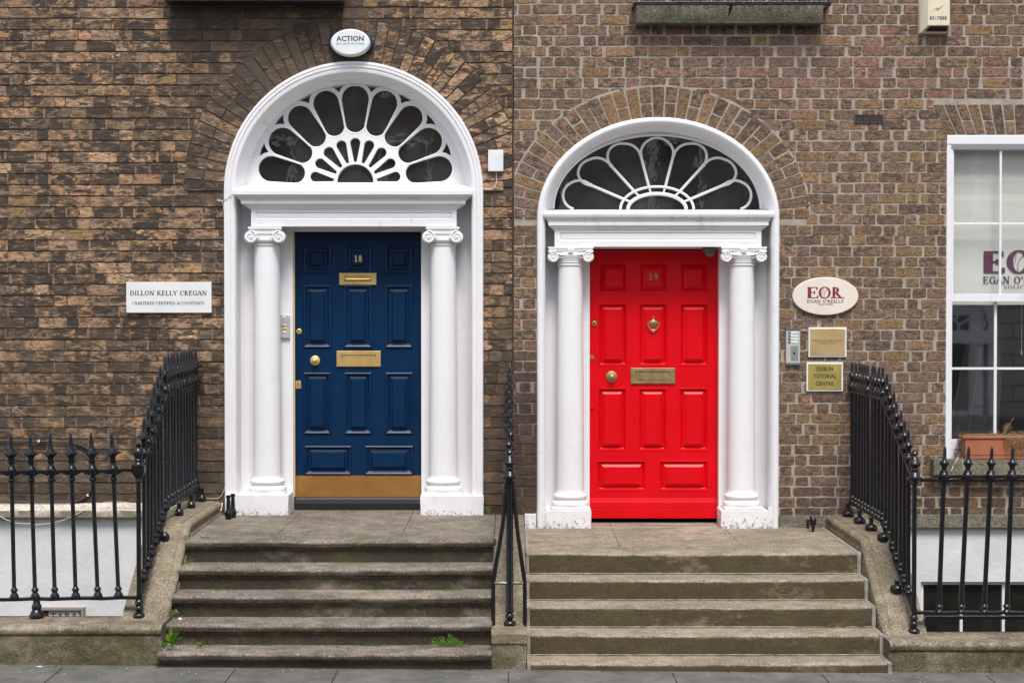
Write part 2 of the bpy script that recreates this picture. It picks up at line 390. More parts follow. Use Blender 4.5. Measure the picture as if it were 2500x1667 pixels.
        if bevel:
            b = o.modifiers.new('bevel', 'BEVEL'); b.width = bevel; b.segments = 2; b.limit_method = 'ANGLE'; b.angle_limit = R(40)
        me.materials.append(m if not isinstance(m, str) else M[m])
        return o
WLOC = {}
def empty(name, loc):
    o = bpy.data.objects.new(name, None); COL.objects.link(o); o.location = loc; o.empty_display_size = .1
    WLOC[o.name] = tuple(loc); return o
def tag(o, label=None, cat=None, group=None, kind=None):
    if label: o['label'] = label
    if cat: o['category'] = cat
    if group: o['group'] = group
    if kind: o['kind'] = kind
    return o
def copy_tree(o, parent=None):
    c = o.copy(); COL.objects.link(c); WLOC[c.name] = WLOC.get(o.name, (0, 0, 0))
    if parent is not None: c.parent = parent
    for ch in o.children: copy_tree(ch, c)
    return c
def blob(mb, c, r, n=10, m=6, sx=1, sy=1, sz=1, jit=0):
    vs = []; rows = []
    for i in range(m + 1):
        ph = math.pi * i / m; row = []
        for j in range(n):
            a = 2 * math.pi * j / n; q = 1 + random.uniform(-jit, jit)
            row.append((c[0] + r * sx * q * math.sin(ph) * math.cos(a), c[1] + r * sy * q * math.sin(ph) * math.sin(a), c[2] + r * sz * math.cos(ph)))
        rows.append(row)
    mb.strip(rows, True)

def curve_fill(splines, Y, depth, bev, cx, cz):
    """2-D outlines with holes (x,z lists) -> solid plate"""
    cu = bpy.data.curves.new('t', 'CURVE'); cu.dimensions = '2D'; cu.fill_mode = 'BOTH'
    cu.extrude = depth / 2; cu.bevel_depth = bev; cu.bevel_resolution = 2; cu.offset = -bev
    for pts in splines:
        sp = cu.splines.new('POLY'); sp.points.add(len(pts) - 1); sp.use_cyclic_u = True
        for p, q in zip(sp.points, pts): p.co = (q[0], q[1], 0, 1)
    o = bpy.data.objects.new('t', cu); COL.objects.link(o); bpy.context.view_layer.update()
    dg = bpy.context.evaluated_depsgraph_get(); me = bpy.data.meshes.new_from_object(o.evaluated_get(dg))
    mb = MB(); mb.add([(cx + v.co.x, Y - v.co.z, cz + v.co.y) for v in me.vertices], [tuple(p.vertices) for p in me.polygons])
    bpy.data.objects.remove(o); bpy.data.curves.remove(cu); bpy.data.meshes.remove(me); return mb

# ------------------------------------------------------------ lettering
def text_polys_sans(body, sx=1.0, spacing=1.0, bold=.028):
    cu = bpy.data.curves.new('t', 'FONT'); cu.body = body; cu.space_character = spacing; cu.resolution_u = 3; cu.offset = bold
    o = bpy.data.objects.new('t', cu); COL.objects.link(o); bpy.context.view_layer.update()
    dg = bpy.context.evaluated_depsgraph_get(); me = bpy.data.meshes.new_from_object(o.evaluated_get(dg))
    vs = [(v.co.x, v.co.y) for v in me.vertices]; fs = [tuple(p.vertices) for p in me.polygons]
    bpy.data.objects.remove(o); bpy.data.curves.remove(cu); bpy.data.meshes.remove(me); return vs, fs
SER = {'A': (.74, 'd.05,0,.36,1;D.37,1,.69,0;h.17,.55,.34;s.05,0;s.69,0'), 'B': (.66, 'V.17,0,1;o.3,.745,.24,.255,-90,90;o.3,.26,.28,.26,-90,90;h.1,.32,.975;h.1,.32,.5;h.1,.32,.025'),
 'C': (.74, 'o.42,.5,.37,.5,48,312;v.69,.64,.95'), 'D': (.80, 'V.17,0,1;o.32,.5,.42,.5,-90,90;h.07,.34,.975;h.07,.34,.025'),
 'E': (.66, 'V.17,0,1;h.05,.58,.975;h.17,.44,.51;h.05,.62,.025;v.57,.76,1;v.61,0,.24;v.44,.38,.64'), 'F': (.6, 'V.17,0,1;h.05,.58,.975;h.17,.44,.51;v.57,.76,1;v.44,.38,.64;s.17,0'),
 'G': (.80, 'o.42,.5,.37,.5,48,318;v.69,.64,.95;V.68,.06,.44;s.68,.46'), 'H': (.82, 'V.17,0,1;V.65,0,1;h.17,.65,.51;s.17,0;s.17,1;s.65,0;s.65,1'),
 'I': (.34, 'V.17,0,1;s.17,0;s.17,1'), 'K': (.76, 'V.17,0,1;d.19,.42,.6,1;D.3,.56,.68,0;s.17,0;s.17,1;s.6,1;s.68,0'),
 'L': (.60, 'V.17,0,1;h.05,.56,.025;v.55,0,.26;s.17,1'), 'N': (.82, 'v.15,0,1;D.15,1,.67,0;v.67,0,1;s.15,0;s.13,1;s.67,1'),
 'O': (.84, 'o.42,.5,.38,.5,0,360'), 'Q': (.84, 'o.42,.5,.38,.5,0,360'), 'R': (.72, 'V.17,0,1;o.3,.74,.24,.26,-90,90;h.1,.32,.975;h.1,.32,.5;D.33,.5,.67,0;s.17,0;s.68,0'),
 'S': (.56, 'o.29,.745,.2,.255,40,270;o.27,.255,.22,.255,-140,90;v.48,.7,.93;v.06,.07,.3'), 'T': (.68, 'V.34,0,1;h.04,.64,.975;v.05,.76,1;v.63,.76,1;s.34,0'),
 'U': (.80, 'V.17,.3,1;v.64,.3,1;o.405,.32,.235,.32,180,360;s.17,1;s.64,1'), 'Y': (.70, 'D.07,1,.36,.46;d.65,1,.36,.46;V.36,0,.48;s.07,1;s.65,1;s.36,0'),
 '1': (.46, 'V.25,0,1;d.08,.8,.25,.97;s.25,0'), '8': (.62, 'o.31,.74,.22,.26,0,360;o.31,.26,.26,.26,0,360'), '9': (.62, 'o.31,.68,.25,.32,0,360;o.2,.45,.36,.45,-78,25;'),
 "'": (.22, 'V.1,.7,1'), ' ': (.36, ''), '.': (.2, 'V.1,0,.1')}
def text_polys_serif(body, w=.13, t=.05, sw=.30, small=1.0, track=.04):
    vs = []; fs = []; x0 = 0.0; first = True
    def poly(ps, k):
        o = len(vs); vs.extend(ps); fs.append(tuple(range(o, o + len(ps))))
    for ch in body:
        low = ch.islower(); s = small if low else 1.0
        adv, ops = SER[ch.upper()]
        for op in [q for q in ops.split(';') if q]:
            c = op[0]; p = [float(q) for q in op[1:].split(',')]
            q = lambda a, b: (x0 + a * s, b * s)
            if c in 'Vv':
                hw = (w if c == 'V' else t) / 2
                poly([q(p[0] - hw, p[1]), q(p[0] + hw, p[1]), q(p[0] + hw, p[2]), q(p[0] - hw, p[2])], 0)
            elif c == 'h': poly([q(p[0], p[2] - t / 2), q(p[1], p[2] - t / 2), q(p[1], p[2] + t / 2), q(p[0], p[2] + t / 2)], 0)
            elif c in 'Dd':
                hw = (w if c == 'D' else t) / 2 * 1.1
                poly([q(p[0] - hw, p[1]), q(p[0] + hw, p[1]), q(p[2] + hw, p[3]), q(p[2] - hw, p[3])], 0)
            elif c == 's':
                z = t / 2 if p[1] < .1 else (1 - t / 2 if p[1] > .9 else p[1])
                poly([q(p[0] - sw / 2, z - t / 2), q(p[0] + sw / 2, z - t / 2), q(p[0] + sw / 2, z + t / 2), q(p[0] - sw / 2, z + t / 2)], 0)
            elif c == 'o':
                cx, cy, rx, ry, a0, a1 = p; n = max(8, int(abs(a1 - a0) / 12))
                for i in range(n):
                    a = R(a0 + (a1 - a0) * i / n); b = R(a0 + (a1 - a0) * (i + 1) / n)
                    poly([q(cx + rx * math.cos(a), cy + ry * math.sin(a)), q(cx + rx * math.cos(b), cy + ry * math.sin(b)),
                          q(cx + (rx - w) * math.cos(b), cy + (ry - t) * math.sin(b)), q(cx + (rx - w) * math.cos(a), cy + (ry - t) * math.sin(a))], 0)
        x0 += (adv + track) * s
    return vs, fs
def lettering(name, parent, m, polys, rect, Y, thick=0.0):
    """fit polygons into the pixel rectangle (px0, px1, py0, py1) on plane Y"""
    vs, fs = polys
    xa = min(v[0] for v in vs); xb = max(v[0] for v in vs); za = min(v[1] for v in vs); zb = max(v[1] for v in vs)
    X0, Z1 = P(rect[0], rect[2], Y); X1, Z0 = P(rect[1], rect[3], Y)
    mb = MB()
    for k, f in enumerate(fs):
        pts = [(X0 + (vs[i][0] - xa) / (xb - xa) * (X1 - X0), Z0 + (vs[i][1] - za) / (zb - za) * (Z1 - Z0)) for i in f]
        yy = Y - (k % 7) * .00012
        ar = sum(pts[i][0] * pts[(i + 1) % len(pts)][1] - pts[(i + 1) % len(pts)][0] * pts[i][1] for i in range(len(pts)))
        if ar < 0: pts.reverse()
        mb.add([(x, yy, z) for x, z in pts], [tuple(range(len(pts)))])
    return mb.build(name, m, parent, fix=False)

# ------------------------------------------------------------ bricks
def lerp3(a, b, t): return tuple(a[i] + (b[i] - a[i]) * t for i in range(3))
LT = [(.56, .355, .215), (.64, .43, .275), (.47, .31, .205), (.58, .335, .215), (.40, .25, .105), (.52, .36, .26), (.36, .25, .185)]
OC = [(.28, .165, .065), (.20, .125, .06), (.36, .19, .11), (.30, .20, .13), (.15, .10, .065)]
RB = [(.225, .155, .098), (.195, .135, .090), (.26, .175, .105), (.185, .130, .095), (.29, .195, .10), (.215, .140, .105), (.155, .112, .082), (.235, .165, .125)]
RB2 = [(.125, .086, .058), (.175, .110, .060), (.30, .185, .075), (.10, .072, .054), (.20, .135, .105)]
RP = [(.27, .155, .12), (.29, .145, .11), (.23, .150, .125), (.31, .17, .12)]
def sm(a, b, x): t = max(0, min(1, (x - a) / (b - a))); return t * t * (3 - 2 * t)
def fb(x, z, s=1.0): return mnoise.noise(Vector((x * s, 3.1, z * s)))
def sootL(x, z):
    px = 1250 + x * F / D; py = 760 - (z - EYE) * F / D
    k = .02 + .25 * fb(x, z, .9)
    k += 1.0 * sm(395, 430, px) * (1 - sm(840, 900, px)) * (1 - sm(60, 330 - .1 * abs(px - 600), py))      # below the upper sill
    d = math.hypot(px - 864, py - 467)
    if py < 500: k += .45 * (1 - sm(395, 470, d)) * (1 - sm(900, 1010, px))
    if py < 500: k += .5 * (1 - sm(318, 345, d))
    k += .55 * sm(1040, 1190, py) + .45 * sm(1165, 1205, py)
    k += .9 * sm(1175, 1200, px) * sm(600, 950, py) + .3 * sm(780, 900, py)
    k += .35 * sm(460, 520, px) * (1 - sm(600, 640, px)) * sm(500, 620, py)
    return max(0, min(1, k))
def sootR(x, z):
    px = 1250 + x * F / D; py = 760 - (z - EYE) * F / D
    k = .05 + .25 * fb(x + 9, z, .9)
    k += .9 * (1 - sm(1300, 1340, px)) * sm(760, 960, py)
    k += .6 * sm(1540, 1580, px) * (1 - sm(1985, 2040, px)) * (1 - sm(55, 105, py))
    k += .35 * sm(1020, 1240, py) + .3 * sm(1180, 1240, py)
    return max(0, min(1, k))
def brick_face(mb, f2w, a0, a1, b0, b1, y, jit, cols):
    """brick in a local (a,b) frame; f2w maps to x,z"""
    la = a1 - a0; n = max(2, int(la / .028)); nb = 2; rc = .001 + jit * .8
    pts = []
    J = lambda: random.uniform(-jit, jit)
    w1 = J(); w2 = J()
    for i in range(n + 1):
        e = rc * random.uniform(.3, 1) if i in (0, n) else 0; pts.append((a0 + la * i / n + (random.uniform(0, rc) if i == 0 else -random.uniform(0, rc) if i == n else 0), b0 + J() * .8 + w1 * .5 + e))
    for i in range(1, nb): pts.append((a1 + J(), b0 + (b1 - b0) * i / nb))
    for i in range(n + 1):
        e = rc * random.uniform(.3, 1) if i in (0, n) else 0; pts.append((a1 - la * i / n - (random.uniform(0, rc) if i == 0 else -random.uniform(0, rc) if i == n else 0), b1 + J() * .8 + w2 * .5 - e))
    for i in range(1, nb): pts.append((a0 + J(), b1 - (b1 - b0) * i / nb))
    tx = random.uniform(-.0011, .0011) / max(.05, la / 2); tz = random.uniform(-.0011, .0011) / max(.04, (b1 - b0) / 2)
    ac = (a0 + a1) / 2; bc = (b0 + b1) / 2
    fr = []; bk = []
    for a, b in pts:
        x, z = f2w(ac + (a - ac) * .992, bc + (b - bc) * .975); fr.append((x, y + (a - ac) * tx + (b - bc) * tz, z))
        x, z = f2w(a, b); bk.append((x, y + .0035, z))
    bb = [(p[0], p[1] + .02, p[2]) for p in bk]
    m = len(pts); mb.cur = cols
    mb.add(fr + bk + bb, [tuple(range(m))] + [(i, (i + 1) % m, (i + 1) % m + m, i + m) for i in range(m)] + [(i + m, (i + 1) % m + m, (i + 1) % m + 2 * m, i + 2 * m) for i in range(m)])
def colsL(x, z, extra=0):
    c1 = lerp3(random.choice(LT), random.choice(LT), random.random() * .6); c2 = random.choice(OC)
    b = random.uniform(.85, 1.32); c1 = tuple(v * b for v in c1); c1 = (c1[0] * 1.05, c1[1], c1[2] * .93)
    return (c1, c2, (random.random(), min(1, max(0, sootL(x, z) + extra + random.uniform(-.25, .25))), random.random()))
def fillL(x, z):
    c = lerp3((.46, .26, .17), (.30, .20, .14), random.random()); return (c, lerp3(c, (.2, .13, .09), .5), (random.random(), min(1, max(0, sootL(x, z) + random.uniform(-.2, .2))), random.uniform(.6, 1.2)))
def colsR(x, z, extra=0):
    px = 1250 + x * F / D; py = 760 - (z - EYE) * F / D
    pink = sm(1450, 1650, px) * sm(60, 120, py) * (1 - sm(225, 330, py)) * .45
    src = RP if random.random() < pink + .05 else RB
    c1 = lerp3(random.choice(src), random.choice(src), random.random() * .5); c1 = lerp3(c1, (.25, .165, .122), random.uniform(.25, .65)); c2 = random.choice(RB2 if random.random() > pink * .8 else RP)
    b = random.uniform(.82, 1.15); c1 = tuple(v * b for v in c1); c1 = (c1[0] * 1.24, c1[1] * 1.13, c1[2] * 1.10)
    return (c1, c2, (random.random(), min(1, max(0, sootR(x, z) + extra + random.uniform(-.12, .2))), random.random()))
def courses(mb, zs, segs_at, per, head, jh, jv, y, jit, cols, x_start, var=.006, yv=.003, fill=None):
    """Flemish bond courses; segs_at(z) gives the free stretches of wall"""
    for k in range(len(zs) - 1):
        z1, z0 = zs[k], zs[k + 1]; zc = (z0 + z1) / 2
        x = x_start - (per * .5 + random.uniform(-.03, .03) if k % 2 else random.uniform(0, .03))
        seq = 0
        segs = segs_at(zc)
        while x < 6:
            ln = head if seq % 2 else per - head
            if random.random() < .05: ln = head
            a, b = x + jv / 2, x + ln - jv / 2 + random.uniform(-var, var)
            for s0, s1 in segs:
                aa, bb = max(a, s0), min(b, s1)
                if bb - aa > .022:
                    yy = y + random.uniform(-yv, yv)
                    brick_face(mb, lambda p, q: (p, q + .0055 * fb(p * 1.3, k * 3.7)), aa, bb, z0 + jh / 2, z1 - jh / 2, yy, jit, cols((aa + bb) / 2, zc))
                    if fill and bb + jv < s1 and random.random() < .85:
                        dz_ = .0055 * fb(bb * 1.3, k * 3.7); mb.cur = fill(bb, zc); e = jv * .6
                        mb.add([(bb - e, y + .001, z0 + jh / 2 + dz_), (bb + jv + e, y + .001, z0 + jh / 2 + dz_), (bb + jv + e, y + .001, z1 - jh / 2 + dz_), (bb - e, y + .001, z1 - jh / 2 + dz_)], [(0, 1, 2, 3)])
            x += ln; seq += 1

XB = X(1254)                     # the party line between the houses
WL, WR, WT, WB = -5.4, 5.6, 4.95, -.06
# arch data: centre x, outer half width, spring z, outer height (b)
AL = dict(cx=X(864.5), a=X(1180) - X(864.5), zc=Zz(467), b=Zz(151) - Zz(467), ro=Zz(50) - Zz(467))
AR = dict(cx=X(1606), a=(X(1901.5) - X(1310.5)) / 2, zc=Zz(534), b=Zz(287) - Zz(534), rox=X(1976) - X(1606) , rob=Zz(211) - Zz(534))
WX0, WX1, WZ0, WZ1 = X(2309), X(2309) + 1.30, Zz(1120), Zz(330)
def arch_x(A, z, a, b):
    q = 1 - ((z - A['zc']) / b) ** 2
    return a * math.sqrt(q) if q > 0 else 0
def segsL(z):
    A = AL
    if z < A['zc'] - .02: h = A['a'] - .03
    else:
        h = arch_x(A, z, A['ro'] - .035, A['ro'] - .035)
    if h <= 0: return [(WL, XB - .012)]
    return [(WL, A['cx'] - h), (A['cx'] + h, XB - .012)]
FLX0, FLZ0, FLZ1 = X(2276), Zz(329), Zz(254)
def segsR(z):
    A = AR; x1 = WR
    cut = []
    if z < A['zc'] - .03: h = A['a'] - .03
    else: h = arch_x(A, z, A['rox'] - .03, A['rob'] - .03)
    if h > 0: cut.append((A['cx'] - h, A['cx'] + h))
    if WZ0 - .12 < z < WZ1: cut.append((WX0 - .003, WX1 + .003))
    elif FLZ0 - .01 < z < FLZ1: t = (z - FLZ0) / (FLZ1 - FLZ0); cut.append((WX0 - .13 * t + .02, WX1 + .13 * t - .02))
    segs = []; a = XB
    for c0, c1 in sorted(cut):
        if c0 > a: segs.append((a, c0))
        a = max(a, c1)
    segs.append((a, WR)); return segs

houseL = empty('brick_house', (AL['cx'], 0, 0.1)); houseR = empty('brick_house', (AR['cx'], 0, 0))
tag(houseL, 'soot blackened brick house with navy blue door under tall round fanlight', 'house', 'terraced brick houses')
tag(houseR, 'clean brown brick house with bright red door and pale wide mortar', 'house', 'terraced brick houses')

def wall_backing(mb, x0, x1, openings, ztop, zbot, y, thick):
    """flat wall with openings [(xa, xb, topfn, botz)]"""
    xs = {x0, x1}
    for xa, xb, tf, bz in openings:
        n = 28
        for i in range(n + 1): xs.add(xa + (xb - xa) * (1 - math.cos(math.pi * i / n)) / 2)
    xs = sorted(x for x in xs if x0 <= x <= x1)
    for a, b in zip(xs, xs[1:]):
        op = [o for o in openings if o[0] - 1e-6 <= (a + b) / 2 <= o[1] + 1e-6]
        if op:
            tf, bz = op[0][2], op[0][3]
            mb.quad((a, y, tf(a)), (b, y, tf(b)), (b, y, ztop), (a, y, ztop))
            if bz is not None and bz > zbot: mb.quad((a, y, zbot), (b, y, zbot), (b, y, bz), (a, y, bz))
        else: mb.quad((a, y, zbot), (b, y, zbot), (b, y, ztop), (a, y, ztop))
def topL(x): return AL['zc'] + arch_x({'zc': 0}, 0, 1, 1) * 0 + math.sqrt(max(0, 1 - ((x - AL['cx']) / (AL['a'] - .03)) ** 2)) * (AL['b'] - .03)
def topR(x): return AR['zc'] + math.sqrt(max(0, 1 - ((x - AR['cx']) / (AR['a'] - .03)) ** 2)) * (AR['b'] - .03)
mb = MB(); wall_backing(mb, WL, XB - .008, [(AL['cx'] - AL['a'] + .03, AL['cx'] + AL['a'] - .03, topL, None)], WT, WB, .0055, .3)
mb.box(WL, XB - .01, .31, .36, WT - .3, WT)
mb.build('mortar', 'mortL', houseL)
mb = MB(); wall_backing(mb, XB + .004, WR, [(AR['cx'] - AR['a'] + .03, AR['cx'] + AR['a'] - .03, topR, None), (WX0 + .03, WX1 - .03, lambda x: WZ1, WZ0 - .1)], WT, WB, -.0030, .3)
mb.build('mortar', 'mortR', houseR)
mb = MB(); mb.box(XB - .012, XB + .006, .01, .05, Zz(318), WT); mb.build('party_joint', 'black', houseL)
mb = MB(); mb.box(XB - .016, XB + .008, .0008, .05, WB, Zz(318)); mb.build('joint_pointing', 'mortD', houseL)

zsL = [Zz(19) + .0915 * 6 - .0915 * k for k in range(-2, 60)]; zsL = [z for z in zsL if WB - .02 < z < WT]
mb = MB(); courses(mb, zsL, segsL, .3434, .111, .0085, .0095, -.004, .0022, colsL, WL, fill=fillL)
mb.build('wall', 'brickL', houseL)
zsR = [Zz(10.2) + .0868 * 6 - .0868 * k for k in range(-2, 62)]; zsR = [z for z in zsR if WB - .02 < z < WT]
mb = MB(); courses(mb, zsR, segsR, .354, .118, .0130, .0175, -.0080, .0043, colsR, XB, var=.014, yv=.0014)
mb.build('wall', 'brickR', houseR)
# arch rings
def ring(A, ai, bi, ao, bo, n, split, y, jm, jit, cols, clip, mb):
    lim = (lambda v: min(v, XB - .014)) if A is AL else (lambda v: max(v, XB + .008))
    for i in range(n):
        t0 = math.pi * i / n; t1 = math.pi * (i + 1) / n; tc = (t0 + t1) / 2
        def f2w(a, r, t0=t0, t1=t1):
            t = t0 + (t1 - t0) * a; aa = ai + (ao - ai) * r; bb = bi + (bo - bi) * r
            return lim(A['cx'] + aa * math.cos(t)), A['zc'] + bb * math.sin(t)
        am = (ai + ao) / 2; wdt = (t1 - t0) * math.hypot(am * math.sin(tc), (bi + bo) / 2 * math.cos(tc)); ja = jm / wdt / 2
        L = ao - ai
        cuts = [0, 1] if i % 2 else [0, split + random.uniform(-.05, .05), 1]
        for r0, r1 in zip(cuts, cuts[1:]):
            x, z = f2w(.5, (r0 + r1) / 2)
            if not clip(x, z): continue
            # a local frame: a across (0..1), b along the ring depth; jitter scaled
            pts = []
            k = jit
            f = lambda p, q, f2w=f2w: f2w(max(ja, min(1 - ja, p / wdt)), q / L)
            brick_face(mb, f, ja * wdt, (1 - ja) * wdt, r0 * L + jm / 2, r1 * L - jm / 2, y + random.uniform(-.002, .002), k, cols(x, z))
def ring_plate(mb, A, ai, bi, ao, bo, y, clip_lo, clip_hi):
    rows = []
    for i in range(73):
        t = R(1.5) + (math.pi - R(3)) * i / 72
        p = [(A['cx'] + ai * math.cos(t), y, A['zc'] + bi * math.sin(t)), (A['cx'] + ao * math.cos(t), y, A['zc'] + bo * math.sin(t))]
        p = [(max(clip_lo, min(clip_hi, q[0])), q[1], q[2]) for q in p]
        rows.append(p + [(p[1][0], .004, p[1][2])])
    mb.strip(rows)
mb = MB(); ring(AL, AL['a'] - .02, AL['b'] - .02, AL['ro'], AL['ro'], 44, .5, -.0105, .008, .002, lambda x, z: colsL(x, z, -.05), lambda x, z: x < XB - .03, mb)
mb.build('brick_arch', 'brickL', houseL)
mb = MB(); ring_plate(mb, AL, AL['a'] - .02, AL['b'] - .02, AL['ro'] + .004, AL['ro'] + .004, -.0062, -99, XB - .012); mb.build('arch_mortar', 'mortD', houseL)
mb = MB(); ring(AR, AR['a'] - .01, AR['b'] - .01, AR['rox'], AR['rob'], 35, .5, -.0130, .013, .003, lambda x, z: colsR(x, z + (0 if z < 3.0 else -.9)), lambda x, z: x > XB + .012, mb)
mb.build('brick_arch', 'brickR', houseR)
mb = MB(); ring_plate(mb, AR, AR['a'] - .02, AR['b'] - .02, AR['rox'] + .010, AR['rob'] + .010, -.0085, XB + .008, 99); mb.build('arch_mortar', 'mortR', houseR)
# flat arch over the window
mb = MB(); nfl = 16
for i in range(nfl):
    u0, u1 = i / nfl, (i + 1) / nfl
    def f2w(a, b, u0=u0, u1=u1):
        u = u0 + (u1 - u0) * a; xb = WX0 + (WX1 - WX0) * u; xt = WX0 - .13 + (WX1 - WX0 + .26) * u
        return xb + (xt - xb) * b, FLZ0 + (FLZ1 - FLZ0) * b
    L = FLZ1 - FLZ0; wd = (WX1 - WX0 + .13) / nfl
    for r0, r1 in ([(0, 1)] if i % 2 else [(0, .45), (.45, 1)]):
        brick_face(mb, lambda p, q, f=f2w: f(p / wd, q / L), .008, wd - .008, r0 * L + .007, r1 * L - .007, -.0115, .003, colsR(WX0, FLZ0))
mb.build('flat_arch', 'brickR', houseR)
mb = MB(); mb.add([(WX0 + .0, -.006, FLZ0 - .004), (WX1, -.006, FLZ0 - .004), (WX1 + .14, -.006, FLZ1 + .006), (WX0 - .14, -.006, FLZ1 + .006)], [(0, 1, 2, 3)]); mb.build('arch_mortar', 'mortR', houseR)

# ------------------------------------------------------------ door surrounds
def path_arch(A, a, b, zbase, n=40):
    """points (x,z, outward nx,nz) from left foot over the arch to the right foot"""
    pts = [(A['cx'] - a, zbase, -1, 0), (A['cx'] - a, (zbase + A['zc']) / 2, -1, 0)]
    for i in range(n + 1):
        t = math.pi - math.pi * i / n
        nx, nz_ = math.cos(t) / a, math.sin(t) / b; l = math.hypot(nx, nz_)
        pts.append((A['cx'] + a * math.cos(t), A['zc'] + b * math.sin(t), nx / l, nz_ / l))
    pts += [(A['cx'] + a, (zbase + A['zc']) / 2, 1, 0), (A['cx'] + a, zbase, 1, 0)]
    return pts
def sweep(mb, path, prof):
    """prof: (inset, y)"""
    mb.strip([[(x - nx * i, y, z - nz_ * i) for i, y in prof] for x, z, nx, nz_ in path])

YB = .22      # back wall of the door recess
YD = .30      # door plane
def surround(house, A, face, prof, ab, bb, dz_b, zbase, m):
    mb = MB(); sweep(mb, path_arch(A, A['a'], A['b'], zbase), prof); o = mb.build('door_frame', m, house, smooth=True)
    # splayed soffit of the arch down to the fanlight, and the straight jamb sides
    mb = MB(); rows = []; n = 48
    for i in range(n + 1):
        t = math.pi * i / n
        r = []
        for q in range(7):
            u = q / 6; e = u * u * .35 + u * .65
            a = (A['a'] - face) + (ab - (A['a'] - face)) * e; b = (A['b'] - face) + (bb - (A['b'] - face)) * e
            zc = A['zc'] + dz_b * e
            r.append((A['cx'] + a * math.cos(t), -.012 + (YB - .01 + .012) * u, zc + b * math.sin(t)))
        rows.append(r)
    mb.strip(rows); mb.build('arch_reveal', 'white_h', house, smooth=True)
    for s in (-1, 1):
        mb = MB(); x = A['cx'] + s * (A['a'] - face + .002)
        mb.quad((x, -.012, zbase), (x, YB + .01, zbase), (x, YB + .01, A['zc'] + .002), (x, -.012, A['zc'] + .002)); mb.build('jamb', 'white', house)

# house 18 ---------------------------------------------------
LZ, RZ = .107, 0.0    # landing levels
surround(houseL, AL, .098, [(0, .01), (0, -.030), (.006, -.040), (.022, -.042), (.030, -.034), (.034, -.034), (.040, -.042), (.052, -.040), (.058, -.030), (.062, -.030), (.068, -.036), (.088, -.032), (.098, -.012)],
         .905, .865, .03, LZ - .02, M['white'])
surround(houseR, AR, .070, [(0, .01), (0, -.020), (.004, -.036), (.014, -.050), (.030, -.056), (.046, -.050), (.058, -.038), (.064, -.026), (.070, -.012)],
         .875, .655, .07, RZ - .02, M['white'])

def doorcase(house, A, face, px, name18):
    cx = A['cx']
    return cx
def rect_ring(mb, r0, y0, r1, y1):
    a = [(r0[0], y0, r0[2]), (r0[1], y0, r0[2]), (r0[1], y0, r0[3]), (r0[0], y0, r0[3])]
    b = [(r1[0], y1, r1[2]), (r1[1], y1, r1[2]), (r1[1], y1, r1[3]), (r1[0], y1, r1[3])]
    o = [(0, 1, 5, 4), (1, 2, 6, 5), (2, 3, 7, 6), (3, 0, 4, 7)]
    mb.add(a + b, o)
def door_slab(mb, x0, x1, z0, z1, y, panels, offs, field, thick=.05):
    xs = sorted({x0, x1, *[p[0] for p in panels], *[p[1] for p in panels]}); zs = sorted({z0, z1, *[p[2] for p in panels], *[p[3] for p in panels]})
    for a, b in zip(xs, xs[1:]):
        for c, d in zip(zs, zs[1:]):
            mx, mz = (a + b) / 2, (c + d) / 2
            if any(p[0] < mx < p[1] and p[2] < mz < p[3] for p in panels): continue
            mb.quad((a, y, c), (b, y, c), (b, y, d), (a, y, d))
    for p in panels:
        r, yy = p[:4], y
        ins = lambda i: (p[0] + i, p[1] - i, p[2] + i, p[3] - i)
        seq = [(i, d) for i, d in offs] + [(p[4] - field[0], field[1]), (p[4], field[2])]
        pr, py_ = ins(0), y
        for i, d in seq:
            rect_ring(mb, pr, py_, ins(i), y + d); pr, py_ = ins(i), y + d
        mb.quad((pr[0], py_, pr[2]), (pr[1], py_, pr[2]), (pr[1], py_, pr[3]), (pr[0], py_, pr[3]))
    for s in ((x0, x0), (x1, x1)): mb.quad((s[0], y, z0), (s[0], y + thick, z0), (s[0], y + thick, z1), (s[0], y, z1))
    mb.quad((x0, y, z0), (x1, y, z0), (x1, y + thick, z0), (x0, y + thick, z0))
def pan(px0, px1, py0, py1, f, Y):
    a = P(px0, py1, Y); b = P(px1, py0, Y); return (a[0], b[0], a[1], b[1], f * .003475)
def z2a(x, y): return 540 + x * .27636, 520 + y * .27636
def z2b(x, y): return 540 + x * .27636, 880 + y * .27636
def z3a(x, y): return 1290 + x * .27636, 560 + y * .27636
def z3b(x, y): return 1290 + x * .27636, 920 + y * .27636
def pz(fn, x0, x1, y0, y1, f): a = fn(x0, y0); b = fn(x1, y1); return pan(a[0], b[0], a[1], b[1], f, YD)

# door 18
dx0, dz1 = P(719.5, 569, YD); dx1, dz0 = P(1029.5, 1243, YD)
pl = []
for xa in (725, 1085, 1448):
    pl += [pz(z2a, xa, xa + 244, 284, 530, 19.5), pz(z2a, xa, xa + 246, 636, 1190, 19.5), pz(z2b, xa + 5, xa + 245, 104, 648, 18)]
pl += [pz(z2b, 738, 1152, 750, 1008, 18), pz(z2b, 1268, 1698, 750, 1008, 20)]
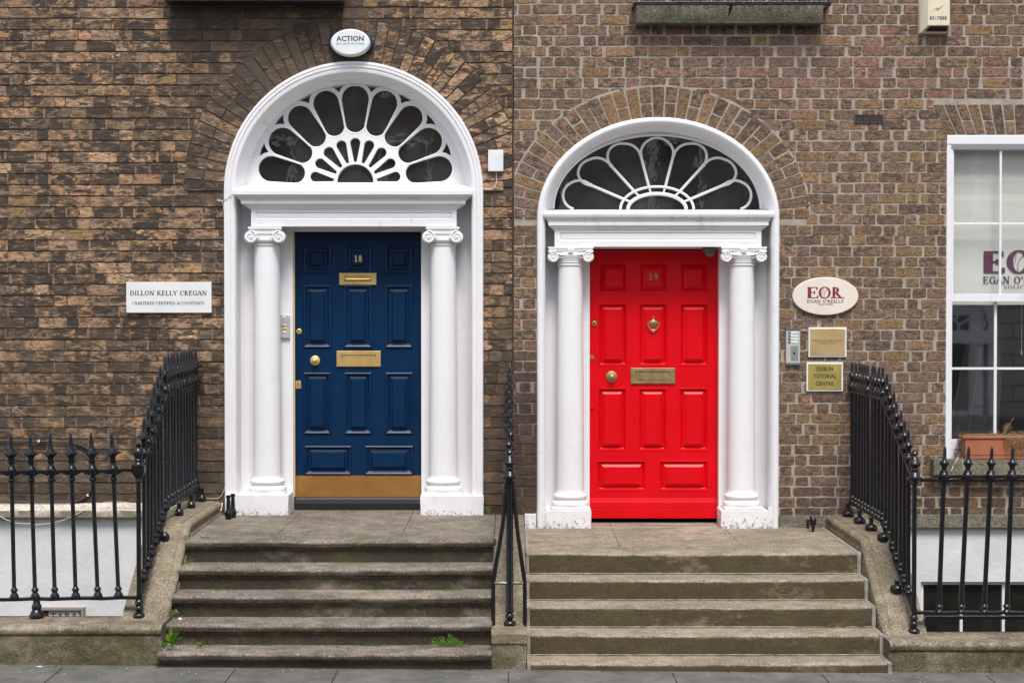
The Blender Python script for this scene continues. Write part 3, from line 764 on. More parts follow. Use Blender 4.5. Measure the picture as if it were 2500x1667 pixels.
# align breakpoints so every column shares its edges
mb = MB(); door_slab(mb, dx0, dx1, dz0, dz1, YD, pl, [(.003, -.011), (.010, -.016), (.018, -.011), (.022, .004), (.030, .010)], (.012, .001, -.014))
door = mb.build('door', 'blue', houseL)
mb = MB(); mb.pbox(720.5, 1028.5, 1160.5, 1212, YD - .004, YD - .001); mb.build('kick_plate', 'kick', door)
for x in (1028, 1400):
    for y in (1037, 1190):
        mb = MB(); q = z2b(x, y); c = P(*q, YD - .006); mb.lathe([(.004, 0), (.003, .002)], (c[0], YD - .004, c[1]), 8, 'y'); mb.build('screw', 'brassA', door)
mb = MB(); a = P(719.5, 1243.5, YD); b = P(1029.5, 1213, YD)
mb.xprism([(YD - .002, a[1]), (YD - .028, a[1]), (YD - .028, a[1] + .055), (YD - .02, b[1] - .018), (YD - .002, b[1])], a[0], b[0]); mb.build('weatherboard', 'weather', door)
def letter_plate(parent, px0, px1, py0, py1, ix0, ix1, iy0, iy1, m, m2, Y=YD, handle=False):
    x0, z1 = P(px0, py0, Y); x1, z0 = P(px1, py1, Y); a0, c1 = P(ix0, iy0, Y); a1, c0 = P(ix1, iy1, Y)
    mb = MB(); rect_ring(mb, (x0, x1, z0, z1), Y - .001, (x0, x1, z0, z1), Y - .010)
    rect_ring(mb, (x0, x1, z0, z1), Y - .010, (x0 + .004, x1 - .004, z0 + .004, z1 - .004), Y - .014)
    rect_ring(mb, (x0 + .004, x1 - .004, z0 + .004, z1 - .004), Y - .014, (a0, a1, c0, c1), Y - .014)
    rect_ring(mb, (a0, a1, c0, c1), Y - .014, (a0 + .001, a1 - .001, c0 + .001, c1 - .001), Y - .004)
    o = mb.build('letter_plate', m, parent)
    mb = MB(); mb.quad((a0, Y - .0045, c0), (a1, Y - .0045, c0), (a1, Y - .0045, c1), (a0, Y - .0045, c1))
    rect_ring(mb, (a0 + .006, a1 - .006, c0 + .005, c1 - .005), Y - .0045, (a0 + .010, a1 - .010, c0 + .009, c1 - .009), Y - .009)
    mb.quad((a0 + .01, Y - .009, c0 + .009), (a1 - .01, Y - .009, c0 + .009), (a1 - .01, Y - .009, c1 - .009), (a0 + .01, Y - .009, c1 - .009))
    if handle: zc = c0 + (c1 - c0) * .42; mb.tube([(a0 + .006, Y - .008, zc), (a0 + .016, Y - .022, zc), (a1 - .016, Y - .022, zc), (a1 - .006, Y - .008, zc)], .0055, 8)
    mb.build('flap', m2, o, smooth=False)
    return o
q0, q1 = z2a(1043, 530), z2a(1372, 636); i0, i1 = z2a(1086, 556), z2a(1332, 608)
letter_plate(door, q0[0], q1[0], q0[1], q1[1], i0[0], i1[0], i0[1], i1[1], M['brass'], M['brass'], handle=True)
q0, q1 = z2a(1020, 1217), z2a(1410, 1357); i0, i1 = z2a(1060, 1252), z2a(1370, 1326)
letter_plate(door, q0[0], q1[0], q0[1], q1[1], i0[0], i1[0], i0[1], i1[1], M['brass'], M['brass'])
def knob(parent, px, py, r, m, Y=YD):
    x, z = P(px, py, Y); k = r
    mb = MB(); mb.lathe([(k, 0), (k, .006), (k * .92, .010), (k * .80, .011), (k * .76, .016), (k * .62, .018), (k * .40, .020), (k * .34, .032), (k * .40, .044), (k * .36, .052), (k * .2, .057), (0.0005, .058)], (x, Y, z), 24, 'y')
    return mb.build('door_knob', m, parent, smooth=True)
knob(door, 769.4, 880, .0425, M['brass'])
def lock(parent, px, py, r, m, Y=YD, keyhole=True):
    x, z = P(px, py, Y); mb = MB(); mb.lathe([(r, 0), (r, .006), (r * .85, .009), (r * .5, .0095), (r * .45, .007), (.0005, .007)], (x, Y, z), 18, 'y')
    o = mb.build('lock', m, parent, smooth=True)
    mb = MB(); mb.lathe([(r * .2, .0), (r * .2, .004)], (x, Y - .0075, z + r * .1), 10, 'y'); mb.box(x - r * .07, x + r * .07, Y - .0112, Y - .0075, z - r * .35, z)
    mb.build('keyhole', 'black', o); return o
lock(door, 730, 809, .0235, M['brass'])
x0, z1 = P(721.5, 929, YD); x1, z0 = P(735, 948.5, YD)
mb = MB(); mb.box(x0, x1, YD - .006, YD - .001, z0, z1); o = mb.build('lock_plate', 'brass', door, bevel=.001)
mb = MB(); mb.lathe([(.005, 0), (.005, .002)], ((x0 + x1) / 2, YD - .0062, (z0 + z1) / 2 + .006), 10, 'y'); mb.box((x0 + x1) / 2 - .002, (x0 + x1) / 2 + .002, YD - .0085, YD - .006, (z0 + z1) / 2 - .014, (z0 + z1) / 2); mb.build('keyhole', 'black', o)
lettering('house_number', door, M['gold'], text_polys_serif('18', w=.2, t=.13, sw=.38, track=.1), (864.8, 883.8, 623.5, 639.5), YD - .0145)
# brass trim round door 18
mb = MB()
for r in ((716.2, 719.2, 562, 1212), (716.2, 1030, 563.5, 566.5)): mb.pbox(*r, YD - .045, YD - .03)
mb.build('brass_trim', 'gold', houseL)

# door 19
ex0, ez1 = P(1439.3, 611, YD); ex1, ez0 = P(1751.6, 1271, YD)
pl = []
for xa in (625, 982, 1344):
    pl += [pz(z3a, xa, xa + 244, 300, 560, 16), pz(z3a, xa - 6, xa + 246, 655, 1203, 16), pz(z3b, xa - 10, xa + 240, 98, 650, 16)]
pl += [pz(z3b, 608, 1036, 738, 1004, 17), pz(z3b, 1158, 1588, 738, 1004, 17)]
mb = MB(); zlow = P(1439, 1240.5, YD)[1]; zmid = P(1439, 1218, YD)[1]
door_slab(mb, ex0, ex1, zlow, ez1, YD, pl, [(.003, -.004), (.008, -.003), (.016, .013), (.024, .020)], (.005, .002, -.008))
mb.xprism([(YD - .001, zlow + .001), (YD - .014, zlow + .001), (YD - .012, zmid - .030), (YD - .001, zmid + .012)], ex0 + .001, ex1 - .001)
door2 = mb.build('door', 'red', houseR)
mb = MB(); mb.box(ex0 + .002, ex1 - .002, YD - .026, YD + .02, P(1439, 1264, YD)[1], zlow - .003); mb.build('weatherboard', 'red', door2, bevel=.002)
q0, q1 = z3a(902, 1223), z3a(1295, 1363); i0, i1 = z3a(944, 1252), z3a(1252, 1334)
letter_plate(door2, q0[0], q1[0], q0[1], q1[1], i0[0], i1[0], i0[1], i1[1], M['brassA'], M['brassA'])
knob(door2, 1493, 919.3, .048, M['brassA'])
lock(door2, 1451, 790, .0225, M['brassA']); lock(door2, 1445, 873, .019, M['brassA']); lock(door2, 1445.3, 994, .019, M['red'])
lettering('house_number', door2, M['brassA'], text_polys_serif('19', w=.22, t=.12, sw=.42, track=.14), (1584, 1606, 668, 683.5), YD - .0105)
# urn knocker
kx, kz = P(1594.9, 793, YD); s = .0034 * 120 / 855 * 1.022
def ky(y): return P(1594.9, 740 + y * .14035, YD)[1]
mb = MB()
prof = [(160, 4), (180, 12), (200, 7), (228, 14), (236, 36), (250, 22), (285, 24), (300, 42), (316, 84), (320, 86), (360, 84), (364, 58), (385, 66), (400, 58), (425, 34), (440, 16), (460, 18), (480, 30), (500, 26), (520, 18), (540, 12), (560, 18), (580, 12), (595, 2)]
rows = []
for y, r in prof:
    r *= .14035 * .00345; z = ky(y)
    rows.append([(kx + r * math.cos(a), YD - .004 - max(.004, r * .5) * math.sin(a), z) for a in [math.pi * j / 10 for j in range(11)]])
mb.strip(rows)
kn = mb.build('knocker', 'brassA', door2, smooth=True)
mb = MB(); mb.tube([(kx + (math.cos(t) * 100) * .14035 * .00345, YD - .026 - .012 * math.sin(t) * 0, ky(330 + 140 * max(0, math.sin(t)) ** .9)) for t in [math.pi * j / 20 for j in range(21)]], .0042, 8)
c = ky(482); mb.lathe([(.011, 0), (.013, .006), (.009, .010), (.0005, .011)], (kx, YD - .022, c), 14, 'y')
mb.build('knocker_ring', 'brassA', kn, smooth=True)
mb = MB(); mb.box(kx - .0122, kx + .0122, YD - .030, YD - .012, ky(362), ky(320)); mb.build('knocker_plate', 'brassA', kn, bevel=.001)
mb = MB(); mb.box(ex0 - .02, ex1 + .02, YD - .02, YD + .06, RZ - .02, RZ + .004); mb.build('threshold', 'black', houseR)

# recess back walls (between jambs and the door), floor of recess is the landing
def back_wall(house, A, face, xd0, xd1, zt, z0, side_d, m='white'):
    a = A['a'] - face + .004; cx = A['cx']
    mb = MB()
    for xa, xb in ((cx - a, xd0), (xd1, cx + a)): mb.quad((xa, YB, z0), (xb, YB, z0), (xb, YB, zt), (xa, YB, zt))
    mb.quad((xd0, YB, zt - .001), (xd1, YB, zt - .001), (xd1, YB, A['zc'] + .02), (xd0, YB, A['zc'] + .02))
    mb.quad((cx - a, YB, zt), (xd0, YB, zt), (xd0, YB, A['zc'] + .02), (cx - a, YB, A['zc'] + .02))
    mb.quad((xd1, YB, zt), (cx + a, YB, zt), (cx + a, YB, A['zc'] + .02), (xd1, YB, A['zc'] + .02))
    for xx in (xd0, xd1): mb.quad((xx, YB, z0), (xx, YD + .03, z0), (xx, YD + .03, zt), (xx, YB, zt))
    mb.quad((xd0, YB, zt), (xd1, YB, zt), (xd1, YD + .03, zt), (xd0, YD + .03, zt))
    mb.build('recess_lining', m, house)
zt18 = P(864, 566, YD)[1]; zt19 = P(1595, 608, YD)[1]
back_wall(houseL, AL, .098, X(716.2, YB + .03), X(1029.8, YD), zt18, LZ - .02, .08)
back_wall(houseR, AR, .070, X(1438.5, YD), X(1752.4, YD), zt19, RZ - .02, .08)

# columns ------------------------------------------------------
def column(house, cx, ztop, zbot, rb, rt, cy, cap_w, ornate, zcap0, m):
    mb = MB(); h = ztop - zbot
    prof = [(rb * 1.30, 0), (rb * 1.34, .012), (rb * 1.34, .030), (rb * 1.26, .045), (rb * 1.13, .050), (rb * 1.12, .060), (rb * 1.20, .068), (rb * 1.24, .082), (rb * 1.20, .096), (rb * 1.08, .104), (rb * 1.02, .112), (rb, .14)]
    for i in range(1, 9):
        u = i / 8; prof.append((rb + (rt - rb) * (u ** 1.5), .14 + (h - .14 - .03) * u))
    prof += [(rt * 1.08, h - .022), (rt * 1.08, h - .012), (rt, h - .006), (rt, h)]
    mb.lathe(prof, (cx, cy, zbot), 32)
    col = mb.build('column', m, house, smooth=True)
    mb = MB(); mb.box(cx - rb * 1.36, cx + rb * 1.36, cy - rb * 1.36, YB, zbot - .030, zbot); mb.build('base_slab', m, col, bevel=.006)
    # capital
    mb = MB(); w2 = cap_w / 2; vr = .056 if not ornate else .047
    yf = cy - rt - .022
    zt = ztop + (zcap0 - ztop)
    if not ornate:
        mb.box(cx - w2 * .80, cx + w2 * .80, yf - .004, YB, zt - .020, zt)
        mb.box(cx - w2 * .76, cx + w2 * .76, yf + .004, YB, zt - .060, zt - .020); mb.box(cx - rt * 1.12, cx + rt * 1.12, yf + .010, YB, zt - .098, zt - .060)
        mb.lathe([(rt * 1.0, 0), (rt * 1.22, .02), (rt * 1.25, .035), (rt * 1.1, .045)], (cx, cy, ztop - .012), 28)
        zv = zt - .086
        for s_ in (-1, 1):
            xc = cx + s_ * (w2 - vr)
            mb.lathe([(vr * .93, -.16), (vr * .93, 0), (vr * .8, .004), (.001, .004)], (xc, yf, zv), 24, 'y')
            sp = []
            for i in range(40):
                t = i / 39; a = math.pi / 2 + (-s_) * -1 * 0 + s_ * (t * 2 * math.pi * 1.75); rr = vr * (1 - .02) * (1 - t) + .012 * t
                sp.append((xc + rr * math.cos(a) * .93, yf - .006, zv + rr * math.sin(a) * .93))
            mb.tube(sp, [.0075 * (1 - i / 60) for i in range(40)], 6)
            mb.lathe([(.014, 0), (.012, .008), (.005, .012), (.0005, .013)], (xc, yf - .001, zv), 12, 'y')
    else:
        n = 12; zt2 = zt
        pts = []
        for i in range(n + 1):
            u = -1 + 2 * i / n; pts.append((cx + u * w2 * .97, yf - .022 + .030 * (1 - u * u)))
        low = [(x, y) for x, y in pts] + [(cx + w2 * .97, YB), (cx - w2 * .97, YB)]
        for (za, zb, g) in ((zt - .016, zt, 1.0), (zt - .034, zt - .016, .95)):
            vs = [(cx + (x - cx) * g, y + (1 - g) * .1, za) for x, y in low] + [(cx + (x - cx) * g, y + (1 - g) * .1, zb) for x, y in low]; k = len(low)
            mb.add(vs, [tuple(range(k)), tuple(range(k, 2 * k))] + [(i, (i + 1) % k, (i + 1) % k + k, i + k) for i in range(k)])
        mb.lathe([(rt * 1.0, 0), (rt * 1.12, .012), (rt * 1.10, .024), (rt * 1.25, .05), (rt * 1.3, .075)], (cx, cy, ztop - .01), 28)
        zv = zt - .084; mb.box(cx - rt * 1.1, cx + rt * 1.1, yf + .014, YB, zt - .092, zt - .034)
        for s_ in (-1, 1):
            xc = cx + s_ * (w2 - vr * 1.02); yy = yf - .006
            mb.lathe([(vr * .95, -.11), (vr * .98, -.02), (vr * .95, 0), (vr * .8, .005), (.001, .005)], (xc, yy, zv), 24, 'y')
            sp = []
            for i in range(40):
                t = i / 39; a = math.pi / 2 + s_ * (t * 2 * math.pi * 1.8); rr = vr * (1 - t) + .010 * t
                sp.append((xc + rr * math.cos(a) * .95, yy - .006, zv + rr * math.sin(a) * .95))
            mb.tube(sp, [.0075 * (1 - i / 60) for i in range(40)], 6)
            mb.lathe([(.011, 0), (.009, .006), (.0005, .010)], (xc, yy - .002, zv), 10, 'y')
            mb.tube([(xc, yy, zv + vr * .9), (xc + s_ * vr * .5, yy - .004, zt - .05), (cx + s_ * w2 * .96, yy - .006, zt - .032)], [.012, .012, .009], 6)
            mb.tube([(cx + s_ * .02, yf + .008, zv + vr * .45), (cx + s_ * rt * .75, yf + .01, zv + vr * .35), (xc - s_ * vr * .3, yy, zv + vr * .75)], [.01, .008, .008], 6)
        for k in range(5):
            a = 2 * math.pi * k / 5 + .3; blob(mb, (cx + .016 * math.cos(a), yf - .002, zt - .030 + .016 * math.sin(a)), .012, 8, 5, sy=.8)
        blob(mb, (cx, yf - .008, zt - .030), .008, 8, 5)
    mb.build('capital', m, col, smooth=True)
    return col
cy = .105
zb18 = Zz(1201, 0); ztc = P(652, 592, .0)[1]; zcap = P(652, 553.5, -.02)[1]
for c in (X(652.8, cy), X(1082.3, cy)): column(houseL, c, ztc, zb18, .1185, .104, cy, .346, False, zcap, 'white')
zb19 = Zz(1237, 0); ztc9 = P(1393, 641, 0)[1]; zcap9 = P(1393, 602.5, -.02)[1]
for c in (X(1392, cy), X(1810.5, cy)): column(houseR, c, ztc9, zb19, .1165, .103, cy, .388, True, zcap9, 'white')

def rough_block(mb, x0, x1, y0, y1, z0, z1, amp, n=(14, 6, 6)):
    """box with gently uneven faces (front, top and sides)"""
    def d(p, ax): return amp * mnoise.noise(Vector(p) * 9.0 + Vector((ax * 7.7, 0, 0))) + amp * .5 * mnoise.noise(Vector(p) * 27.0)
    nx, ny, nzz = n
    F_ = lambda u, a, b: a + (b - a) * u
    grid = []
    def face(fn, na, nb):
        rows = []
        for i in range(na + 1): rows.append([fn(i / na, j / nb) for j in range(nb + 1)])
        mb.strip(rows)
    def pt(x, y, z):
        q = Vector((x, y, z)); n_ = Vector((d(q, 1), d(q, 2), d(q, 3)))
        # rounded corner
        r = .010
        cx_, cz_ = x, z
        return (x + n_.x, y + n_.y, z + n_.z)
    face(lambda u, v: pt(F_(u, x0, x1), y0, F_(v, z0, z1)), nx, nzz)
    face(lambda u, v: pt(F_(u, x0, x1), F_(v, y0, y1), z1), nx, ny)
    face(lambda u, v: pt(x0, F_(u, y0, y1), F_(v, z0, z1)), ny, nzz)
    face(lambda u, v: pt(x1, F_(u, y0, y1), F_(v, z0, z1)), ny, nzz)
# white plinth blocks
def plinth(house, x0, x1, z1, z0, m, yf=-.075, yb=YB + .02):
    mb = MB(); rough_block(mb, x0, x1, yf, yb, z0, z1, .004); return mb.build('plinth_block', m, house, smooth=True)
plinth(houseL, X(549, -.075), X(703, -.075), Zz(1208, -.05), LZ - .01, 'white_l', yb=YD + .02)
plinth(houseL, X(1026, -.075), X(1180, -.075), Zz(1210, -.05), LZ - .01, 'white_l', yb=YD + .02)
plinth(houseR, X(1333, -.06), X(1444, -.06), Zz(1247, -.05), RZ - .01, 'white_r', yf=-.06)
plinth(houseR, X(1312, -.04), X(1333, -.04), Zz(1250, -.05), RZ - .01, 'white_r', yf=-.04, yb=.01)
plinth(houseR, X(1762, -.06), X(1878, -.06), Zz(1247, -.05), RZ - .01, 'white_r', yf=-.06)
plinth(houseR, X(1878, -.04), X(1900, -.04), Zz(1240, -.05), RZ - .01, 'white_r', yf=-.04, yb=.01)
plinth(houseR, X(1281, -.09), X(1309, -.09), Zz(1254, -.05), RZ - .01, 'white_r', yf=-.10, yb=.01)

# entablature ---------------------------------------------------
def moulding(mb, prof, x0, x1, ret=True):
    """prof: (projection y, z, side inset) list from top to bottom; returned at both ends"""
    L = [(x0 + i, y, z) for y, z, i in prof]; Rr = [(x1 - i, y, z) for y, z, i in prof]
    Lb = [(x0 + i, YB + .01, z) for y, z, i in prof]; Rb = [(x1 - i, YB + .01, z) for y, z, i in prof]
    mb.strip([Lb, L, Rr, Rb])
def entab(house, A, pxs, ys, m_c):
    """ys: pixel rows of profile; built on planes in front of the wall"""
    pass
cx = AL['cx']; hw = .985
zA = Zz(464, -.07)
f = lambda py, y=-.05: Zz(py, y)
prof = [(.19, f(451, .19), .06), (-.085, f(463.5, -.085), 0), (-.095, f(466, -.09), 0), (-.095, f(475, -.09), 0), (-.085, f(478, -.085), .008), (-.060, f(484, -.06), .034), (-.050, f(489, -.05), .052), (-.052, f(490, -.05), .058), (-.052, f(497, -.05), .058), (-.045, f(499, -.04), .066), (-.022, f(505, -.02), .10), (-.010, f(511, -.01), .125), (-.004, f(512, 0), .134)]
mb = MB(); moulding(mb, prof, cx - hw, cx + hw); ent = mb.build('entablature', 'white_h', houseL)
mb = MB(); zf0 = f(553, 0); zf1 = f(512, 0); x0, x1 = cx - hw + .134, cx + hw - .134
def frieze(mb, x0, x1, z0, z1, bx, bt, bb, YF=-.004):
    r = (x0, x1, z0, z1); rect_ring(mb, r, YF, (x0 + bx, x1 - bx, z0 + bb, z1 - bt), YF)
    q = (x0 + bx, x1 - bx, z0 + bb, z1 - bt); q2 = (q[0] + .006, q[1] - .006, q[2] + .006, q[3] - .006); q3 = (q[0] + .016, q[1] - .016, q[2] + .016, q[3] - .016)
    rect_ring(mb, q, YF, q2, YF + .010); rect_ring(mb, q2, YF + .010, q3, YF + .006); mb.quad((q3[0], YF + .006, q3[2]), (q3[1], YF + .006, q3[2]), (q3[1], YF + .006, q3[3]), (q3[0], YF + .006, q3[3]))
    mb.quad((x0, YF, z0), (x1, YF, z0), (x1, YB + .01, z0), (x0, YB + .01, z0))
    for xx in (x0, x1): mb.quad((xx, YF, z0), (xx, YB + .01, z0), (xx, YB + .01, z1), (xx, YF, z1))
frieze(mb, x0, x1, zf0, zf1, .035, .022, .062); mb.build('frieze', 'white_h', ent)
cx = AR['cx']; hw = .945
prof = [(.19, f(512, .19), .03), (-.060, f(516.5, -.06), 0), (-.068, f(518, -.06), -.004), (-.070, f(524, -.07), -.006), (-.064, f(530, -.06), 0), (-.050, f(533, -.05), .012), (-.036, f(541, -.04), .030), (-.036, f(543, -.04), .034), (-.040, f(543.5, -.04), .034), (-.040, f(550, -.04), .034), (-.030, f(552, -.03), .044), (-.018, f(556, -.02), .060), (-.010, f(561, -.01), .082), (-.004, f(562, 0), .088)]
mb = MB(); moulding(mb, prof, cx - hw, cx + hw); ent2 = mb.build('entablature', 'white_s', houseR)
mb = MB(); frieze(mb, cx - hw + .088, cx + hw - .088, f(602.5, 0), f(562, 0), .045, .020, .050); mb.build('frieze', 'white', ent2)

# fanlights -----------------------------------------------------
def circ(cx, cz, r, n=28, a0=0, a1=360): return [(cx + r * math.cos(R(a0 + (a1 - a0) * i / n)), cz + r * math.sin(R(a0 + (a1 - a0) * i / n))) for i in range(n + (0 if a1 - a0 == 360 else 1))]
def capsule(th, r0, w0, r1, w1):
    """tapered capsule pointing outward along angle th (deg)"""
    c, s = math.cos(R(th)), math.sin(R(th)); pts = []
    for i in range(13):
        a = R(th + 90 + 180 * i / 12); pts.append((c * r0 + w0 * math.cos(a), s * r0 + w0 * math.sin(a)))
    for i in range(15):
        a = R(th - 90 + 180 * i / 14); pts.append((c * r1 + w1 * math.cos(a), s * r1 + w1 * math.sin(a)))
    return pts
YF = YB - .03
S = .319 * (D + YF) / F              # zoom px -> metres on the fan plane
fcx, fcz = P(500 + 1153 * .319, 100 + 1096 * .319, YF)
outer = [(-.935, -.03)] + [(.935 * math.cos(R(180 - 180 * i / 48)), .915 * math.sin(R(180 - 180 * i / 48)) + .0) for i in range(49)] + [(.935, -.03)]
holes = []
wid = [97, 104, 92, 98, 104, 98, 94, 107, 97]
for k in range(9):
    th = 10.2 + 19.95 * k
    w1 = wid[k] * S
    holes.append(capsule(th, 468 * S, 76 * S, (750 - wid[k]) * S, w1))
# clip the two lowest petals to the sill
holes = [[(x, max(z, .010)) for x, z in h] for h in holes]
for k in range(9):
    th = 10.2 + 19.95 * k; big = 1.5 if k == 6 else 1.0
    holes.append([(x, max(z, .012)) for x, z in capsule(th, 178 * S, 12 * S * big ** .3, (316 - 6 * big) * S, 38 * S * big ** .4)])
holes.append([(x, z) for x, z in circ(0, .012, 138 * S, 20, 0, 180)])
for k in range(8):
    th = 20.2 + 19.95 * k
    def pp(r, a): return (r * S * math.cos(R(a)), r * S * math.sin(R(a)))
    holes.append([pp(706, th), pp(735, th + 1.6), pp(762, th + 4.0), pp(766, th), pp(762, th - 4.0), pp(735, th - 1.6)])
mb = curve_fill([outer] + holes, YF, .020, .006, fcx, fcz)
fan = mb.build('fanlight', 'white', houseL, smooth=True)
mb = MB()   # raised rims
for k in range(9):
    th = 10.2 + 19.95 * k; w1 = wid[k] * S
    pts = [(x, max(z, .0)) for x, z in capsule(th, 468 * S, 76 * S + .010, (750 - wid[k]) * S, w1 + .009)]
    pts.append(pts[0]); mb.tube([(fcx + x, YF - .014, fcz + z) for x, z in pts], .0055, 6)
for k in range(9):
    th = 10.2 + 19.95 * k
    pts = [(x, max(z, .0)) for x, z in capsule(th, 178 * S, 17 * S, 316 * S, 45 * S)]; pts.append(pts[0])
    mb.tube([(fcx + x, YF - .013, fcz + z) for x, z in pts], .004, 6)
mb.tube([(fcx + x, YF - .014, fcz + z) for x, z in circ(0, 0, 156 * S, 24, 0, 180)], .008, 6)
mb.box(fcx - .90, fcx + .90, YF - .03, YF + .01, fcz - .035, fcz - .004)
mb.build('tracery', 'white', fan, smooth=True)
mb = MB(); mb.prism([(fcx + x, fcz + z) for x, z in outer], YF + .018, YF + .022); mb.build('glass', 'glass', fan)

YF2 = YB - .03; S2 = .319 * (D + YF2) / F
gcx, gcz = P(1250 + 1110 * .319, 200 + 975 * .319, YF2)
fan2 = empty('fanlight', (gcx, YF2, gcz)); fan2.parent = houseR; fan2.location = Vector((gcx, YF2, gcz)) - Vector(WLOC[houseR.name])
mb = MB()
def E(a, b, t): return (a * S2 * math.cos(R(t)), b * S2 * math.sin(R(t)))
lob = []
for k in range(7):
    t = 180 / 14 + 180 / 7 * k
    c = E(628, 432, t); j0 = E(566, 426, t - 90 / 7) if k > 0 else None; j1 = E(566, 426, t + 90 / 7) if k < 6 else None
    rr = 113 * S2
    if k in (0, 6): c = (c[0], 105 * S2); rr = 107 * S2
    lob.append((c, rr, j0, j1))
def strip_tube(pts, r=.0115): mb.tube([(gcx + x, YF2, gcz + z) for x, z in pts], r, 8, flat=1.25)
for k, (c, rr, j0, j1) in enumerate(lob):
    dirx, dirz = c; L = math.hypot(dirx, dirz); base = math.atan2(dirz, dirx)
    # arc from one junction to the other, bulging outwards
    def ang(p): return math.atan2(p[1] - c[1], p[0] - c[0])
    a0 = ang(j0) if j0 else ang((c[0] + rr * .75, .0)); a1 = ang(j1) if j1 else ang((c[0] - rr * .75, .0))
    if k == 0: a0 = -math.pi * .42
    if k == 6: a1 = math.pi + math.pi * .42
    while a0 > base: a0 -= 2 * math.pi
    while a1 < base: a1 += 2 * math.pi
    r0 = math.hypot(j0[0] - c[0], j0[1] - c[1]) if j0 else rr; r1 = math.hypot(j1[0] - c[0], j1[1] - c[1]) if j1 else rr
    pts = []
    for i in range(25):
        u = i / 24; a = a0 + (a1 - a0) * u; r = (r0 + (rr - r0) * min(1, u * 3)) if u < .5 else (r1 + (rr - r1) * min(1, (1 - u) * 3))
        pts.append((c[0] + r * math.cos(a), max(.0, c[1] + r * math.sin(a))))
    strip_tube(pts)
for k in range(1, 7):
    j = E(566, 426, 180 / 7 * k); e = E(270, 165, 180 / 7 * k)
    strip_tube([j, ((j[0] + e[0]) / 2, (j[1] + e[1]) / 2), e], .0125); blob(mb, (gcx + j[0], YF2 - .004, gcz + j[1]), .017, 8, 6, sy=.8)
    e2 = E(205, 118, 180 / 7 * k); strip_tube([e, e2], .009)
strip_tube([E(280, 172, t) for t in range(0, 181, 6)], .0115)
strip_tube([E(222, 118, t) for t in range(0, 181, 6)], .016)
mb.build('tracery', 'white', fan2, smooth=True)
mb = MB(); a_, b_ = .862, .612
rows = []
for i in range(49):
    t = math.pi * i / 48; rows.append([(gcx + .0 + (a_ + q) * math.cos(t), yy, gcz + (b_ + q) * math.sin(t)) for q, yy in ((.10, YF2 + .0), (.035, YF2 - .018), (.012, YF2 - .022), (0, YF2 - .012), (0, YF2 + .02))])
mb.strip(rows); mb.box(gcx - .90, gcx + .90, YF2 - .03, YF2 + .02, gcz - .055, gcz - .006); mb.build('fanlight_frame', 'white', fan2, smooth=True)
mb = MB(); mb.prism([(gcx + .93 * math.cos(math.pi * i / 32), gcz - .01 + .70 * math.sin(math.pi * i / 32)) for i in range(33)], YF2 + .008, YF2 + .012); mb.build('glass', 'glass', fan2)
# dark halls behind the fanlights
def room(house, x0, x1, z0, z1, y0, y1, m, name='room'):
    mb = MB()
    mb.quad((x0, y1, z0), (x1, y1, z0), (x1, y1, z1), (x0, y1, z1)); mb.quad((x0, y0, z1), (x1, y0, z1), (x1, y1, z1), (x0, y1, z1)); mb.quad((x0, y0, z0), (x1, y0, z0), (x1, y1, z0), (x0, y1, z0))
    mb.quad((x0, y0, z0), (x0, y1, z0), (x0, y1, z1), (x0, y0, z1)); mb.quad((x1, y0, z0), (x1, y1, z0), (x1, y1, z1), (x1, y0, z1)); mb.build(name, m, house, fix=False)
for h_, A in ((houseL, AL), (houseR, AR)): room(h_, A['cx'] - 1.05, A['cx'] + 1.05, -.1, A['zc'] + A['b'] + .3, YB + .12, 2.4, 'hall', 'hall')

# window --------------------------------------------------------
win = empty('window', (WX0, 0, WZ0)); win.parent = houseR; win.location = Vector((WX0, 0, WZ0)) - Vector(WLOC[houseR.name])
YW = .06
mb = MB(); wx0 = WX0; wx1 = WX1; zhd = Zz(368, 0)
mb.xprism([(-.006, WZ1 - .002), (-.012, WZ1 - .008), (-.012, Zz(352, 0)), (.0, Zz(358, 0)), (.015, zhd + .01), (.11, zhd + .01), (.11, WZ1 - .002)], wx0, wx1)
for s_, xo in ((1, wx0), (-1, wx1)):
    for (a, b, ya, yb) in ((0, .036, -.008, .12), (.036, .056, .012, .12)): mb.box(xo + s_ * a, xo + s_ * b, ya, yb, WZ0 - .02, Zz(352, 0) if a == 0 else zhd + .011)
mb.build('window_frame', 'window', win, bevel=.003)
gx0 = wx0 + .056; gx1 = wx1 - .056; gz1 = zhd + .01; zm = Zz(727.5, .03); gz0 = WZ0 + .02
mb = MB(); pw = (gx1 - gx0) / 3
def barx(x, z0_, z1_, y, w_=.0095): mb.box(x - w_, x + w_, y - .006, y + .02, z0_, z1_)
mb.box(gx0, gx1, .020, .055, zm - .030, zm + .034); xm1 = X(2441, .03); xm1b = X(2432, .06)
mb.box(gx0 - .002, gx0 + .012, .025, .05, zm + .034, gz1)
zh1 = Zz(546.5, .03)
mb.box(gx0 + .001, gx1 - .001, .031, .049, zh1 - .0095, zh1 + .0095)
for x in (xm1, xm1 + .385, xm1 + .77): mb.box(x - .0095, x + .0095, .0285, .052, zm + .03, gz1)
mb.build('upper_sash', 'window', win, bevel=.002)
mb = MB(); zh2 = Zz(899.5, .09)
mb.box(gx0, gx1, .072, .105, gz0 - .03, Zz(1072, .07)); mb.box(gx0 - .002, gx0 + .008, .075, .10, gz0, zm)
for x in (xm1b, xm1b + .385, xm1b + .77): mb.box(x - .0115, x + .0115, .0785, .102, gz0, zm + .001)
mb.box(gx0 + .001, gx1 - .001, .081, .099, zh2 - .010, zh2 + .010); mb.build('lower_sash', 'window', win, bevel=.002)
